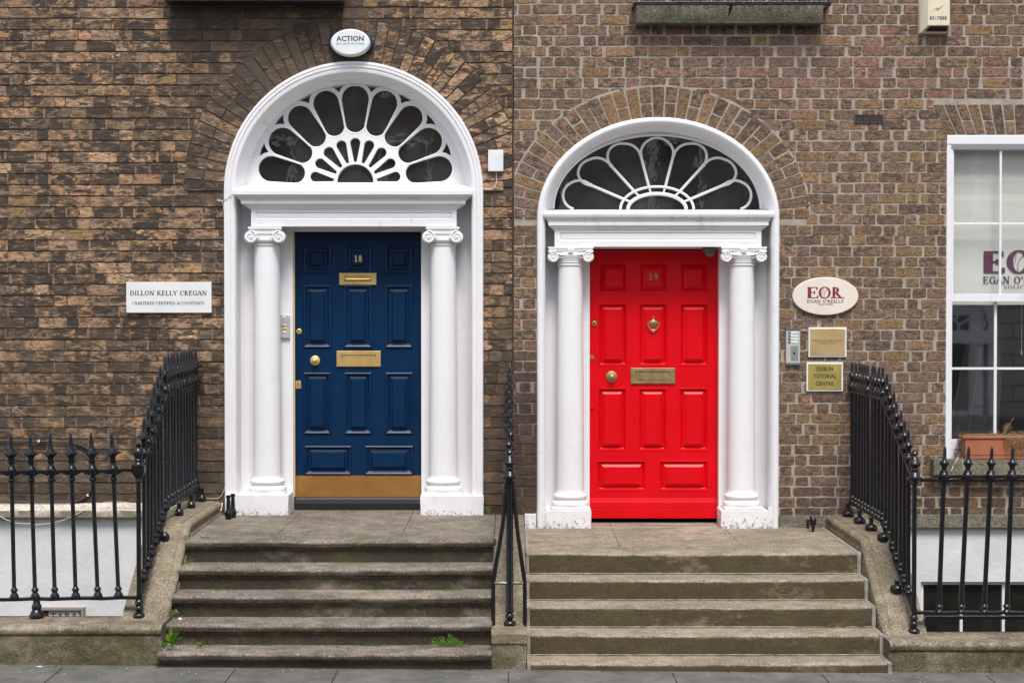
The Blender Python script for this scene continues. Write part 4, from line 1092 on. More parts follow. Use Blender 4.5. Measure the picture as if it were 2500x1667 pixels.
mb = MB(); mb.quad((gx0, .040, zm), (gx1, .040, zm), (gx1, .040, gz1), (gx0, .040, gz1)); mb.build('upper_glass', 'glass', win)
mb = MB(); mb.quad((gx0, .090, gz0 - .03), (gx1, .090, gz0 - .03), (gx1, .090, zm), (gx0, .090, zm)); mb.build('lower_glass', 'glass2', win)
mb = MB(); rows = []
for i in range(25):
    z = gz1 + .02 + (Zz(744, .15) - gz1 - .02) * i / 24; yy = .145 + (.004 * math.sin(i * 2.1) if i < 8 else 0); rows.append([(gx0 - .05, yy, z), (gx1 + .05, yy + .001, z)])
mb.strip(rows); mb.build('blind', 'blind', win)
for nm, m_, pol, rect in (('logo_lettering', 'purple', text_polys_serif('E', w=.27, t=.10, sw=.5), (2401.5, 2453.5, 613, 667.5)), ('logo_lettering', 'purple', text_polys_serif('O', w=.20, t=.08), (2457.5, 2518, 610.5, 668.5)),
                         ('logo_lettering', 'purple', text_polys_serif('R', w=.27, t=.10, sw=.5), (2522, 2580, 613, 667.5)), ('lettering', 'ink', text_polys_serif("EGAN O'REILLY", w=.17, t=.09, sw=.26, track=.05), (2400.5, 2581, 674.5, 693)),
                         ('lettering', 'maroon', text_polys_serif('SOLICITORS', w=.14, t=.06, sw=.28, track=.08), (2451, 2552, 696.5, 704.5))):
    lettering(nm, win, M[m_], pol, rect, .1395)
def ball_lines(parent, m, x0, x1, y0, y1, Y, r):
    mb = MB(); cxx = (x0 + x1) / 2; w_ = x1 - x0; h_ = y1 - y0
    for (xa, xb, xc, xd) in ((.36, .42, .34, .18), (.74, .50, .42, .46)):
        pts = []
        for i in range(13):
            u = i / 12; b0 = (1 - u) ** 3; b1 = 3 * u * (1 - u) ** 2; b2 = 3 * u * u * (1 - u); b3 = u ** 3
            px = x0 + w_ * (b0 * xa + b1 * xb + b2 * xc + b3 * xd); py = y0 + h_ * (b0 * (.10 if xa < .5 else .18) + b1 * .35 + b2 * .55 + b3 * (.72 if xa < .5 else .92)); pts.append(V(px, py, Y))
        mb.tube(pts, r, 5)
    mb.build('logo_stitch', m, parent)
ball_lines(win, M['purple'], 2457.5, 2518, 610.5, 668.5, .139, .0022)
room(win, gx0 - .5, gx1 + .9, -1.2 if False else WZ0 - .5, WZ1 + .3, .17, 3.2, 'room')
mb = MB(); rows = []
for i in range(15):
    v = i / 14; row = []
    for j in range(25):
        u = j / 24; wv = .03 * math.sin(u * 28) ; xx = gx0 + .05 + (.10 + .34 * (1 - v) * .55 + .0) + u * (.26 + .22 * v) - .14 * v; row.append((xx, .42 + wv, WZ0 - .1 + (zm - WZ0 + .25) * (1 - v)))
    rows.append(row)
mb.strip(rows); mb.build('curtain', 'curtain', win, smooth=True)
mb = MB(); c = P(2494, 862, .16); mb.tube([(c[0], .16, zm), (c[0], .16, c[1] + .02)], .0015, 5); o = mb.build('blind_cord', 'cablew', win)
mb = MB(); mb.lathe([(.003, 0), (.008, -.02), (.008, -.035), (.003, -.045)], (c[0], .16, c[1] + .025), 8); mb.build('cord_pull', 'flame', win, smooth=True)
mb = MB(); rough_block(mb, X(2280, -.1), WR, -.11, .05, Zz(1159, -.11), Zz(1121.5, -.1), .003, (60, 5, 5)); mb.build('window_sill', 'sill', win, smooth=True)
mb = MB(); mb.quad((X(2280, -.1), -.11, Zz(1159, -.11)), (WR, -.11, Zz(1159, -.11)), (WR, .01, Zz(1159, -.11)), (X(2280, -.1), .01, Zz(1159, -.11))); mb.build('sill_underside', 'sill', win)

# upper window sills and guards ---------------------------------
mb = MB(); rough_block(mb, X(404, -.22), X(836, -.22), -.22, .01, Zz(12, -.04) + .0, WT + .05, .003, (40, 4, 4)); mb.quad((X(404, -.22), -.22, Zz(12, -.04)), (X(836, -.22), -.22, Zz(12, -.04)), (X(836, -.22), .01, Zz(12, -.04)), (X(404, -.22), .01, Zz(12, -.04)))
mb.build('upper_sill', 'black', houseL)  # stone sill; the shade of its underside is put into the black colour
mb = MB(); z0s, z1s = Zz(57, -.13), Zz(8, -.13); rough_block(mb, X(1553, -.13), X(2006, -.13), -.13, .01, z0s, z1s, .004, (60, 5, 5)); mb.quad((X(1553, -.13), -.13, z0s), (X(2006, -.13), -.13, z0s), (X(2006, -.13), .01, z0s), (X(1553, -.13), .01, z0s))
mb.build('upper_sill', 'sill', houseR, smooth=True)
gd = empty('window_guard', (X(1780, -.2), -.2, Zz(18, -.2))); tag(gd, 'black iron window guard resting on the mossy sill above the red door', 'window guard')
mb = MB(); zg = Zz(12, -.2); mb.box(X(1546, -.2), X(2026, -.2), -.225, -.195, zg - .006, zg + .022); mb.box(X(1546, -.2), X(2026, -.2), -.215, -.205, zg + .05, zg + .062)
for xx in (X(1548, -.2), X(2022, -.2)): mb.box(xx - .012, xx + .012, -.21, .0, zg - .01, zg + .016)
mb.build('rail', 'iron', gd, bevel=.002)
mb = MB(); xx = X(1784, -.2); mb.tube([(xx, -.21, zg + .01), (xx - .005, -.17, zg - .03), (xx - .012, -.13, zg - .075)], [.012, .014, .006], 8)
for s_ in (-1, 1): mb.tube([(xx, -.2, zg), (xx + s_ * .03, -.2, zg - .008), (xx + s_ * .04, -.19, zg + .002)], .005, 6)
mb.build('bracket', 'iron', gd)
gbar = None
for i in range(22):
    xx = X(1552, -.2) + (X(2018, -.2) - X(1552, -.2)) * i / 21
    if gbar is None: mb = MB(); mb.box(xx - .006, xx + .006, -.216, -.204, zg + .02, zg + .35); gbar = mb.build('bar', 'iron', gd); gx_ = xx
    else: c = gbar.copy(); COL.objects.link(c); c.location = (xx - gx_, 0, 0)

# string courses and basement -----------------------------------
mb = MB(); rows = []
for i in range(121):
    x = WL + (X(540, -.07) - WL) * i / 120
    def jj(q): return .0028 * mnoise.noise(Vector((x * 6, q * 3.3, 0))) + .0016 * mnoise.noise(Vector((x * 25, q * 3.3, 0)))
    rows.append([(x, .0, Zz(1226.5, 0)), (x, -.012 + jj(4), Zz(1227.5, 0)), (x, -.068 + jj(1), Zz(1243, -.07) + jj(2)), (x, -.078 + jj(3), Zz(1246, -.07) + jj(5)), (x, -.078 + jj(6), Zz(1262, -.07) + jj(7)), (x, .0, Zz(1263, -.07))])
mb.strip(rows)
mb.build('string_course', 'ledge', houseL, smooth=True)
mb = MB(); rough_block(mb, X(2060, -.07), WR, -.06, .01, Zz(1287, -.06), Zz(1256, -.03), .003, (90, 4, 4)); mb.quad((X(2060), -.06, Zz(1287, -.06)), (WR, -.06, Zz(1287, -.06)), (WR, 0, Zz(1287, -.06)), (X(2060), 0, Zz(1287, -.06)))
mb.build('string_course', 'sill', houseR, smooth=True)
mb = MB(); rough_block(mb, X(1904, -.05), X(2060, -.05), -.055, .01, RZ - .02, Zz(1258, -.03), .003, (20, 4, 4)); mb.build('wall_base', 'sill', houseR, smooth=True)
PIT = -2.7
mb = MB(); mb.quad((WL, -.012, PIT), (XB, -.012, PIT), (XB, -.012, Zz(1262, 0)), (WL, -.012, Zz(1262, 0))); mb.build('basement_wall', 'render', houseL)
bx0, bx1, bz0, bz1 = X(2250, 0), X(2250, 0) + 1.15, Zz(1640, 0), Zz(1419, 0)
mb = MB(); zt_ = Zz(1286, 0)
mb.quad((XB, -.012, PIT), (bx0, -.012, PIT), (bx0, -.012, zt_), (XB, -.012, zt_)); mb.quad((bx1, -.012, PIT), (WR, -.012, PIT), (WR, -.012, zt_), (bx1, -.012, zt_)); mb.quad((bx0, -.012, bz1), (bx1, -.012, bz1), (bx1, -.012, zt_), (bx0, -.012, zt_)); mb.quad((bx0, -.012, PIT), (bx1, -.012, PIT), (bx1, -.012, bz0), (bx0, -.012, bz0))
for xx in (bx0, bx1): mb.quad((xx, -.012, bz0), (xx, .08, bz0), (xx, .08, bz1), (xx, -.012, bz1))
mb.quad((bx0, -.012, bz1), (bx1, -.012, bz1), (bx1, .08, bz1), (bx0, .08, bz1)); mb.build('basement_wall', 'render', houseR)
bw = empty('basement_window', (bx0, 0, bz0)); bw.parent = houseR; bw.location = Vector((bx0, 0, bz0)) - Vector(WLOC[houseR.name])
mb = MB(); mb.box(bx0, bx0 + .03, .02, .07, bz0, bz1); mb.box(bx1 - .03, bx1, .02, .07, bz0, bz1); mb.box(bx0 + .03, bx1 - .03, .021, .069, bz1 - .03, bz1)
for px_ in (2349, 2452, 2555): xx = X(px_, .04); mb.box(xx - .012, xx + .012, .024, .06, bz0, bz1 - .03)
mb.build('window_frame', 'window', bw, bevel=.003)
mb = MB(); mb.quad((bx0, .05, bz0), (bx1, .05, bz0), (bx1, .05, bz1), (bx0, .05, bz1)); mb.build('glass', 'glass', bw)
room(bw, bx0 - .1, bx1 + .1, bz0 - .1, bz1 + .1, .09, 1.4, 'room')
mb = MB(); xv0, zv1 = P(2086, 280, -.012); xv1, zv0 = P(2156, 301, -.012)
for i in range(13):
    xx = xv0 + .010 + (xv1 - xv0 - .02) * i / 12; dd = random.uniform(-.004, .004); mb.box(xx - .0035, xx + .0035, -.016, -.011, zv0 + .008, zv1 - .008)
mb.box(xv0, xv1, -.017, -.009, zv0, zv0 + .008); mb.box(xv0, xv1, -.0172, -.009, zv1 - .008, zv1); mb.box(xv0, xv0 + .006, -.0168, -.009, zv0, zv1); mb.box(xv1 - .006, xv1, -.0168, -.009, zv0, zv1)
av = mb.build('air_vent', mat('rusty_iron', (.07, .045, .04), 30, .8), houseR)
mb = MB(); mb.quad((xv0, -.0108, zv0), (xv1, -.0108, zv0), (xv1, -.0108, zv1), (xv0, -.0108, zv1)); mb.build('vent_opening', 'black', av)
# ------------------------------------------------------------ ground and pavement
def pz_(x): return -.645 - .0085 * x
mb = MB(); Yf = -2.40
mb.quad((-60, -14, pz_(-60) * 0 - .80), (60, -14, -.80), (60, -80, -.80), (-60, -80, -.80)); tag(mb.build('ground', 'road'), kind='structure')
mb = MB(); mb.quad((-40, -7.1, -.775), (40, -7.1, -.775), (40, -22, -.775), (-40, -22, -.775)); tag(mb.build('road', 'road'), kind='structure')
mb = MB(); mb.quad((-9, Yf - 4.7, pz_(-9) - .008), (9, Yf - 4.7, pz_(9) - .008), (9, Yf + .1, pz_(9) - .008), (-9, Yf + .1, pz_(-9) - .008)); mb.quad((-9, Yf - 4.7, pz_(-9) - .008), (9, Yf - 4.7, pz_(9) - .008), (9, Yf - 4.7, -1), (-9, Yf - 4.7, -1))
tag(mb.build('ground_bed', 'pavej'), kind='structure')
mb = MB(); y = Yf + .06
for row, dpt in enumerate((.16, .62, .55, .7, .6, .65, .55, .7)):
    x = -9 + random.uniform(0, .5)
    while x < 9:
        ln = random.uniform(.65, 1.25); a, b = x + .004, x + ln - .004; y1 = y - dpt + .007
        dz = random.uniform(0, .003)
        mb.add([(a, y, pz_(a) + dz), (b, y, pz_(b) + dz), (b, y1, pz_(b) + dz), (a, y1, pz_(a) + dz), (a, y, pz_(a) - .05), (b, y, pz_(b) - .05), (b, y1, pz_(b) - .05), (a, y1, pz_(a) - .05)], [(0, 1, 2, 3), (0, 4, 5, 1), (1, 5, 6, 2), (2, 6, 7, 3), (3, 7, 4, 0)])
        x += ln
    y -= dpt
tag(mb.build('pavement', 'pave', bevel=.003), kind='structure')
mb = MB(); mb.quad((-9, -2.3, PIT), (9, -2.3, PIT), (9, .1, PIT), (-9, .1, PIT)); tag(mb.build('basement_floor', 'pave'), kind='structure')

# ------------------------------------------------------------ staircases
XL0, XL1 = -2.41, -.138
XR0, XR1 = .125, 2.565
def staircase(loc, label, m, x0, x1, z_land, nos, zbot_y, rounded, ybk, joints):
    st = empty('stone_staircase', loc); tag(st, label, 'staircase', 'entrance staircases')
    ylast = None
    n = len(nos)
    for k, (yn, zt) in enumerate(nos):
        znext = nos[k + 1][1] if k + 1 < n else zbot_y
        yb = (nos[k - 1][0] + .08) if k > 0 else yn + .34
        if k > 0: yb = nos[k - 1][0] + (.10)
        pts = []
        if rounded:  # bull-nosed tread with a small fillet and set back riser
            r = .028; ov = .042
            pts += [(yb, zt), (yn + r, zt)]
            for i in range(1, 8): a = math.pi / 2 + math.pi * i / 8; pts.append((yn + r + r * math.cos(a), zt - r + r * math.sin(a)))
            pts += [(yn + r, zt - 2 * r), (yn + ov - .008, zt - 2 * r - .002), (yn + ov - .006, zt - 2 * r - .012), (yn + ov, zt - 2 * r - .016), (yn + ov, znext - .03), (yb, znext - .03)]
        else:
            r = .020
            pts += [(yb, zt), (yn + r * 1.4, zt), (yn + r * .75, zt - r * .12), (yn + r * .3, zt - r * .42), (yn + r * .05, zt - r * .9), (yn, zt - r * 1.4), (yn + .004, znext - .03), (yb, znext - .03)]
        mb = MB(); nx = 110; rows = []
        for i in range(nx + 1):
            x = x0 + (x1 - x0) * i / nx
            row = []
            for j, (yy, zz) in enumerate(pts):
                q = Vector((x * 2.3, yy * 3, zz * 3 + k * 5)); d1 = mnoise.noise(q) * .0045; d2 = mnoise.noise(q * 5) * (.0025 if rounded else .0045)
                wear = -.006 * (1 - ((x - (x0 + x1) / 2) / ((x1 - x0) / 2)) ** 2) if zz > zt - .03 else 0
                row.append((x, yy + (d1 + d2 if yy < yb - .01 else 0), zz + (d1 * .6 + d2 + wear if 0 < j < len(pts) - 2 else 0)))
            rows.append(row)
        mb.strip(rows); m_ = len(pts)
        so = mb.build('step', m, st, smooth=True)
        if not rounded:
            mb = MB(); mb.tube([(x0 + (x1 - x0) * i / 60, yn + .004 + .002 * mnoise.noise(Vector((i * .9, k, 0))), znext + .006 + .002 * mnoise.noise(Vector((i * .7, k, 3)))) for i in range(61)], .0055, 6); mb.build('pointing', 'mortstrip', so, smooth=True)
    # landing flags
    y0 = nos[0][0] + .335; xs = [x0] + joints + [x1]
    ov_ = .0
    for a, b in zip(xs, xs[1:]):
        mb = MB(); rough_block(mb, a + (.002 if a != x0 else -.0), b - (.002 if b != x1 else 0), y0 + .003, ybk, z_land - .06, z_land, .0016, (14, 12, 2)); mb.build('landing_slab', m, st, smooth=True)
    mb = MB(); mb.box(x0 - .1 if x0 > -1 else x0 - .12, x1 + .02, nos[0][0] + .1, ybk, z_land - .5, z_land - .012); mb.build('bedding', 'moss', st)
    return st
nosL = []
for py, Zd in ((1322, 12.05), (1390, 11.81), (1458, 11.57), (1527, 11.33), (1597, 11.10)): nosL.append((Zd - D - .006, P(1250, py, Zd - D)[1] + .012))
nosR = []
for py, Zd in ((1353, 12.14), (1418, 11.89), (1484, 11.64), (1552, 11.39), (1622, 11.14)): nosR.append((Zd - D - .004, P(1250, py, Zd - D)[1] + .010))
LZ = nosL[0][1]; RZ = nosR[0][1]
stL = staircase((XL0 + 1.1, -2.4, -.63), 'worn bull nosed stone steps with weeds leading to the navy door', M['stepL'], XL0 - .0, XL1, nosL[0][1], nosL, -.70, True, .34, [X(716, -.3), X(1000, -.3)])
stR = staircase((XR0 + 1.2, -2.4, -.66), 'square edged tan granite steps leading to the red door', M['stepR'], XR0, XR1, nosR[0][1], nosR, -.74, False, .34, [X(1500, -.4), X(1783, -.4)])
mb = MB(); mb.box(XL0 - .05, XR1 + .06, -2.2, .02, PIT, -.62); mb.build('foundation', 'kerb', stR)
# kerb sweeps (section in x, offset from top)
def kerb(parent, sec, path, m, zfloor=None):
    mb = MB(); rows = []
    for i, (y, zt) in enumerate(path):
        rows.append([(x + .002 * mnoise.noise(Vector((x * 9, y * 5, i))), y, (zt + dz) if dz > -5 else PIT) for x, dz in sec])
    mb.strip(rows); mb.add(rows[-1], [tuple(range(len(rows[-1])))])
    return mb.build('kerb_stone', m, parent, smooth=True)
def dens(path, n=6):
    out = []
    for (a, b) in zip(path, path[1:]):
        for i in range(n): u = i / n; out.append((a[0] + (b[0] - a[0]) * u, a[1] + (b[1] - a[1]) * u))
    out.append(path[-1]); return out
kL = .226; kR = .112
secL = [(-2.405, -.40), (-2.405, -.10), (-2.425, -.085), (-2.43, -.070), (-2.415, -.058), (-2.408, -.040), (-2.412, -.022), (-2.425, -.008), (-2.445, -.002), (-2.462, -.004), (-2.470, -.008), (-2.476, 0), (-2.725, 0), (-2.735, -.008), (-2.738, -9)]
pathL = [(.0, kL), (-1.30, kL), (-1.345, kL - .014), (-1.38, kL - .035), (-2.17, -.340), (-2.20, -.348), (-2.30, -.356)]
kerb(stL, secL, dens(pathL), M['kerb'])
secR = [(2.597 - .0, -.36), (2.597, -.085), (2.617, -.072), (2.622, -.062), (2.606, -.050), (2.598, -.034), (2.602, -.018), (2.615, -.006), (2.635, 0), (2.652, -.003), (2.660, -.008), (2.666, 0), (2.900, 0), (2.908, -.008), (2.911, -9)]
pathR = [(.0, kR), (-1.38, kR), (-1.42, kR - .014), (-1.455, kR - .036), (-2.17, -.447), (-2.21, -.458), (-2.30, -.464)]
kerb(stR, secR, dens(pathR), M['kerb'])
secM = [(-.138, -.5), (-.138, -.012), (-.130, 0), (.092, 0), (.100, -.012), (.100, -.5)]
pathM = [(.0, .112), (-1.36, .112), (-1.40, .10), (-2.12, -.385), (-2.18, -.403), (-2.32, -.407)]
kerb(stR, secM, dens(pathM), M['kerb'])
# cement strips along the granite steps
def steps_strip(x0, x1, nm, up=.006):
    mb = MB()
    pts = [(.02, nosR[0][1] + up)]
    for k, (yn, zt) in enumerate(nosR):
        zn = nosR[k + 1][1] if k < 4 else -.665
        pts += [(yn - .014, zt + up), (yn - .014, zn + up)]
    pts += [(-2.49, -.70), (.02, -.70)]
    n = len(pts)
    # thin slab following the stair profile
    mb.xprism(pts, x0, x1); return mb.build(nm, 'mortstrip', stR, bevel=.006)
steps_strip(2.563, 2.592, 'cement_fillet'); steps_strip(.102, .127, 'cement_fillet')

# front plinth walls
def plinth_wall(x0, x1, ztop, zb, label, end_left):
    pw_ = empty('plinth_wall', ((x0 + x1) / 2, -2.3, zb)); tag(pw_, label, 'wall')
    mb = MB(); rough_block(mb, x0, x1, -2.425, -2.07, zb - .03, ztop - .072, .005, (70, 5, 9)); mb.quad((x0, -2.07, PIT), (x1, -2.07, PIT), (x1, -2.07, ztop - .09), (x0, -2.07, ztop - .09)); mb.build('wall_block', 'plinth', pw_, smooth=True)
    pts = [(-2.07, ztop - .07), (-2.07, ztop)]
    for i in range(9): a = math.pi / 2 + math.pi * i / 8 * 1.0; pts.append((-2.40 + .036 * math.cos(a) * 1.15, ztop - .036 + .036 * math.sin(a)))
    pts.append((-2.405, ztop - .078))
    mb = MB(); rows = []
    for i in range(61):
        x = x0 + (x1 - x0) * i / 60
        rows.append([(x, y + .004 * mnoise.noise(Vector((x * 3, y * 4, z * 4))), z + .004 * mnoise.noise(Vector((x * 3 + 5, y * 4, z * 4)))) for y, z in pts])
    mb.strip(rows); mb.add(rows[0], [tuple(range(len(pts)))]); mb.add(rows[-1], [tuple(range(len(pts)))]); mb.build('coping', 'plinth', pw_, smooth=True)
    return pw_
plinth_wall(WL - .5, -2.40, -.348, -.60, 'mossy granite plinth wall under the iron railing beside the navy door steps', True)
plinth_wall(2.585, WR + .5, -.458, -.67, 'mossy granite plinth wall under the iron railing beside the red door steps', False)
mb = MB(); rough_block(mb, -.137, .098, -2.44, -2.18, -.69, -.458, .006, (10, 8, 8)); pm = empty('stone_pier', (0, -2.3, -.65)); tag(pm, 'small rough granite pier between the two flights of steps', 'pier')
mb.build('pier_block', 'kerb', pm, smooth=True)
mb = MB(); rough_block(mb, -.142, .103, -2.452, -2.16, -.466, -.401, .007, (12, 8, 6)); mb.build('coping', 'kerb', pm, smooth=True, bevel=.012)

# ------------------------------------------------------------ railings
BAR_L = .893
def finial_spear(c, s=1.0):
    p = [(.0145, -.078), (.023, -.070), (.024, -.058), (.017, -.048), (.020, -.036), (.046, -.022), (.050, -.012), (.030, -.006), (.034, .004), (.034, .012), (.026, .026), (.0185, .040), (.0175, .052), (.024, .060), (.024, .070), (.018, .076), (.020, .090), (.026, .104), (.050, .122), (.046, .127), (.026, .138), (.019, .160), (.015, .195), (.011, .235), (.008, .258), (.004, .268), (.0005, .270)]
    mb = MB(); mb.lathe([(r * s, h) for r, h in p], c, 16, mod={5: (4, .25), 6: (4, .25), 18: (4, .28), 19: (4, .28), 17: (4, .1)}); return mb
def base_vase(c):
    return [(.031, 0), (.033, .012), (.030, .026), (.019, .044), (.018, .050), (.026, .058), (.025, .068), (.0165, .078), (.0145, .084)]
def finial_urn(c):
    p = [(.013, -.012), (.018, .0), (.026, .008), (.036, .024), (.037, .038), (.031, .056), (.026, .062), (.030, .068), (.027, .074), (.018, .078), (.0165, .095), (.020, .108), (.0335, .124), (.034, .129), (.022, .140), (.0145, .160), (.012, .195), (.010, .228), (.007, .243), (.0005, .248)]
    mb = MB(); mb.lathe(p, c, 16, mod={3: (8, .06), 4: (8, .06), 5: (8, .06)}); return mb
def make_bar(parent, kind, H, big=1.0):
    """bar built at the parent's origin: foot at bottom rail level 0, top rail at H"""
    L = WLOC[parent.name]
    mb = MB()
    if kind == 'spear': mb.lathe([(r, h) for r, h in base_vase(0)] + [(.0145, H - .05)], L, 12)
    else: mb.lathe([(.026, 0), (.028, .010), (.018, .020), (.017, .034), (.027, .042), (.024, .052), (.0165, .060), (.0165, H)], L, 12)
    b = mb.build('bar', 'iron', parent, smooth=True)
    c = (L[0], L[1], L[2] + H)
    fm = (finial_spear(c) if kind == 'spear' else finial_urn(c)).build('finial', 'iron', b, smooth=True)
    return b
def place(proto, first, parent, wx, wy, wz, tilt=0, roty=0):
    L = WLOC[parent.name]
    o = proto if first else copy_tree(proto, parent)
    o.location = (wx - L[0], wy - L[1], wz - L[2]); o.rotation_euler = (roty, tilt, 0)
    return o
def rail(parent, name, pts, w_=.022, t=.010):
    mb = MB(); rows = []
    for i, p in enumerate(pts):
        a = pts[max(0, i - 1)]; b = pts[min(len(pts) - 1, i + 1)]; dx, dy = b[0] - a[0], b[1] - a[1]; l = math.hypot(dx, dy) or 1; nx, ny = -dy / l, dx / l
        rows.append([(p[0] + nx * w_, p[1] + ny * w_, p[2] - t), (p[0] - nx * w_, p[1] - ny * w_, p[2] - t), (p[0] - nx * w_, p[1] - ny * w_, p[2] + t), (p[0] + nx * w_, p[1] + ny * w_, p[2] + t)])
    mb.strip(rows, True); mb.add(rows[0], [(0, 1, 2, 3)]); mb.add(rows[-1], [(0, 1, 2, 3)]); return mb.build(name, 'iron', parent)
def prof_at(path, y):
    for a, b in zip(path, path[1:]):
        if a[0] >= y >= b[0]: u = (a[0] - y) / (a[0] - b[0]) if a[0] != b[0] else 0; return a[1] + (b[1] - a[1]) * u
    return path[-1][1]
YP = -2.15
def side_railing(loc, label, kind, xs, top, bot, H, nbar, ball_ys, kerbpath):
    r = empty('iron_railing', loc); tag(r, label, 'railing', 'black iron railings')
    pr = make_bar(r, kind, H); first = True
    for i in range(nbar):
        y = -.07 - (abs(YP) - .07 - .05) * i / nbar
        wob = random.uniform(-.006, .006)
        place(pr, first, r, xs + random.uniform(-.003, .003), y, prof_at(bot, y), wob, random.uniform(-.012, .012)); first = False
    rail(r, 'top_rail', [(xs, y, z) for y, z in top]); rail(r, 'bottom_rail', [(xs, y, z) for y, z in bot])
    return r, pr
topL_ = [(.0, 1.213), (-1.24, 1.213), (YP, .689)]; botL_ = [(.0, .335), (-1.24, .318), (YP, -.207)]
topR_ = [(.0, 1.140), (-1.18, 1.140), (YP, .632)]; botR_ = [(.0, .219), (-1.07 - .1, .212), (YP, -.290)]
xsL, xsR, xsM = -2.615, 2.818, -.016
rl, prL = side_railing((xsL, YP, -.33), 'black iron railing with spear finials on the left of the navy door steps', 'spear', xsL, topL_, botL_, .895, 17, None, None)
rr_, prR = side_railing((xsR, YP, -.44), 'black iron railing with urn finials on the right of the red door steps', 'urn', xsR, topR_, botR_, .922, 17, None, None)
rm, prM = side_railing((xsM, YP, -.37), 'black iron railing between the two staircases with curved side stays', 'urn', xsM, [(.0, 1.14), (-1.18, 1.14), (YP, .640)], [(.0, .219), (-1.17, .212), (YP, -.285)], .922, 17, None, None)
def ground_of(path, y): return prof_at(path, y)
def feet(parent, x, ys, path, off, r, bot):
    for y in ys:
        z = ground_of(path, y); zb = prof_at(bot, y); mb = MB()
        h = max(.05, zb - z)
        mb.lathe([(r * .6, -.01), (r, .008), (r * 1.05, .025), (r * .9, .042), (r * .5, .052), (.016, .056), (.018, h)], (x + off, y, z), 14); mb.build('foot', 'iron', parent, smooth=True)
feet(rl, xsL, (-.05, -.50, -.98, -1.50), [(a, b) for a, b in pathL], .045, .034, botL_)
feet(rr_, xsR, (-.13, -.58, -1.0, -1.42, -1.85), [(a, b) for a, b in pathR], -.050, .047, botR_)
# corner posts
def post(parent, x, y, z0, zrail, kind, r=.0165):
    c = (x, y, z0); h = zrail - z0
    mb = MB()
    foot = [(.034, 0), (.042, .008), (.044, .022), (.036, .036), (.020, .044), (.020, .052), (.030, .062), (.030, .078), (.022, .088), (.024, .10), (.030, .108), (.028, .125), (r, .135)]
    mb.lathe(foot + [(r, h - .03)], c, 14)
    p = mb.build('post', 'iron', parent, smooth=True)
    if kind == 'L': pf = [(r, -.09), (.026, -.075), (.022, -.060), (.034, -.045), (.040, -.030), (.046, -.015), (.046, .035), (.030, .045), (.024, .060), (.032, .072), (.024, .082), (.030, .100), (.040, .118), (.038, .138), (.024, .156), (.014, .166), (.022, .176), (.026, .182), (.012, .190), (.010, .196), (.002, .200)]
    else: pf = [(r, -.05), (.024, -.035), (.040, -.018), (.056, -.006), (.057, .004), (.046, .010), (.038, .018), (.034, .036), (.024, .046), (.028, .052), (.028, .064), (.024, .072), (.036, .086), (.043, .104), (.032, .128), (.018, .150), (.013, .158), (.020, .164), (.027, .176), (.018, .190), (.006, .200), (.001, .203)]
    mb = MB(); mb.lathe(pf, (x, y, zrail), 16, sq={5, 6} if kind == 'L' else None); mb.build('post_finial', 'iron', p, smooth=True)
    return p
post(rl, xsL, YP, -.350, .689, 'L'); post(rr_, xsR, YP, -.459, .632, 'R'); post(rm, xsM, YP, -.405, .640, 'R', .024)
mb = MB()
for s_ in (-1, 1):
    xo = xsM + (-.113 if s_ < 0 else .103)
    mb.tube([(xsM + s_ * .02, YP, .61), (xsM + s_ * .032, YP, .50), (xsM + s_ * .05, YP, .30), (xo * .80 + xsM * .2, YP, .06), (xo, YP, -.08), (xo + s_ * .003, YP, -.16), (xo + s_ * .003, YP, -.435)], .0145, 8)
mb.build('stay', 'iron', rm, smooth=True)
mb = MB(); mb.tube([(xsM - .113, YP - .002, -.10), (xsM + .103, YP - .002, -.10)], .0105, 6); mb.build('cross_bar', 'iron', rm)
# front railings
def front(parent, pr, pxt, pyt, pxb, pyb, H, x_from, x_to, zt0, zb0, sl):
    for a, b in zip(pxt, pxb):
        xt, zt = P(a, pyt, YP); xb, zb = P(b, pyb, YP); zz = zb0 + sl * (xb - x_from)
        place(pr, False, parent, xb, YP, zz, math.atan2(xt - xb, H), 0)
    for nm, z0 in (('top_rail', zt0), ('bottom_rail', zb0)):
        n = 10; rail(parent, nm, [(x_from + (x_to - x_from) * i / n, YP, z0 + sl * (x_to - x_from) * i / n + .003 * math.sin(i * 2.3)) for i in range(n + 1)])
front(rl, prL, [276, 225.5, 175, 124.5, 76, 28, -22, -71], 1148, [289.5, 239, 185, 134, 86, 35, -15, -64], 1460, .895, xsL, X(-90, YP), .689, -.203, .0135)
front(rr_, prR, [2304, 2361.5, 2418, 2470, 2523, 2576], 1175, [2292, 2346, 2402, 2457, 2511, 2565], 1498, .922, xsR, X(2600, YP), .620, -.310, .0)
rail(rr_, 'lower_rail', [(xsR + .09, YP + .05, -.352), (X(2600, YP), YP + .05, -.352)])
mb = MB(); xx = X(86, YP); mb.lathe([(.036, -.01), (.050, .012), (.052, .030), (.040, .055), (.030, .070), (.034, .080), (.034, .100), (.026, .110), (.022, .145)], (xx, YP, -.358), 16); mb.build('foot', 'iron', rl, smooth=True)

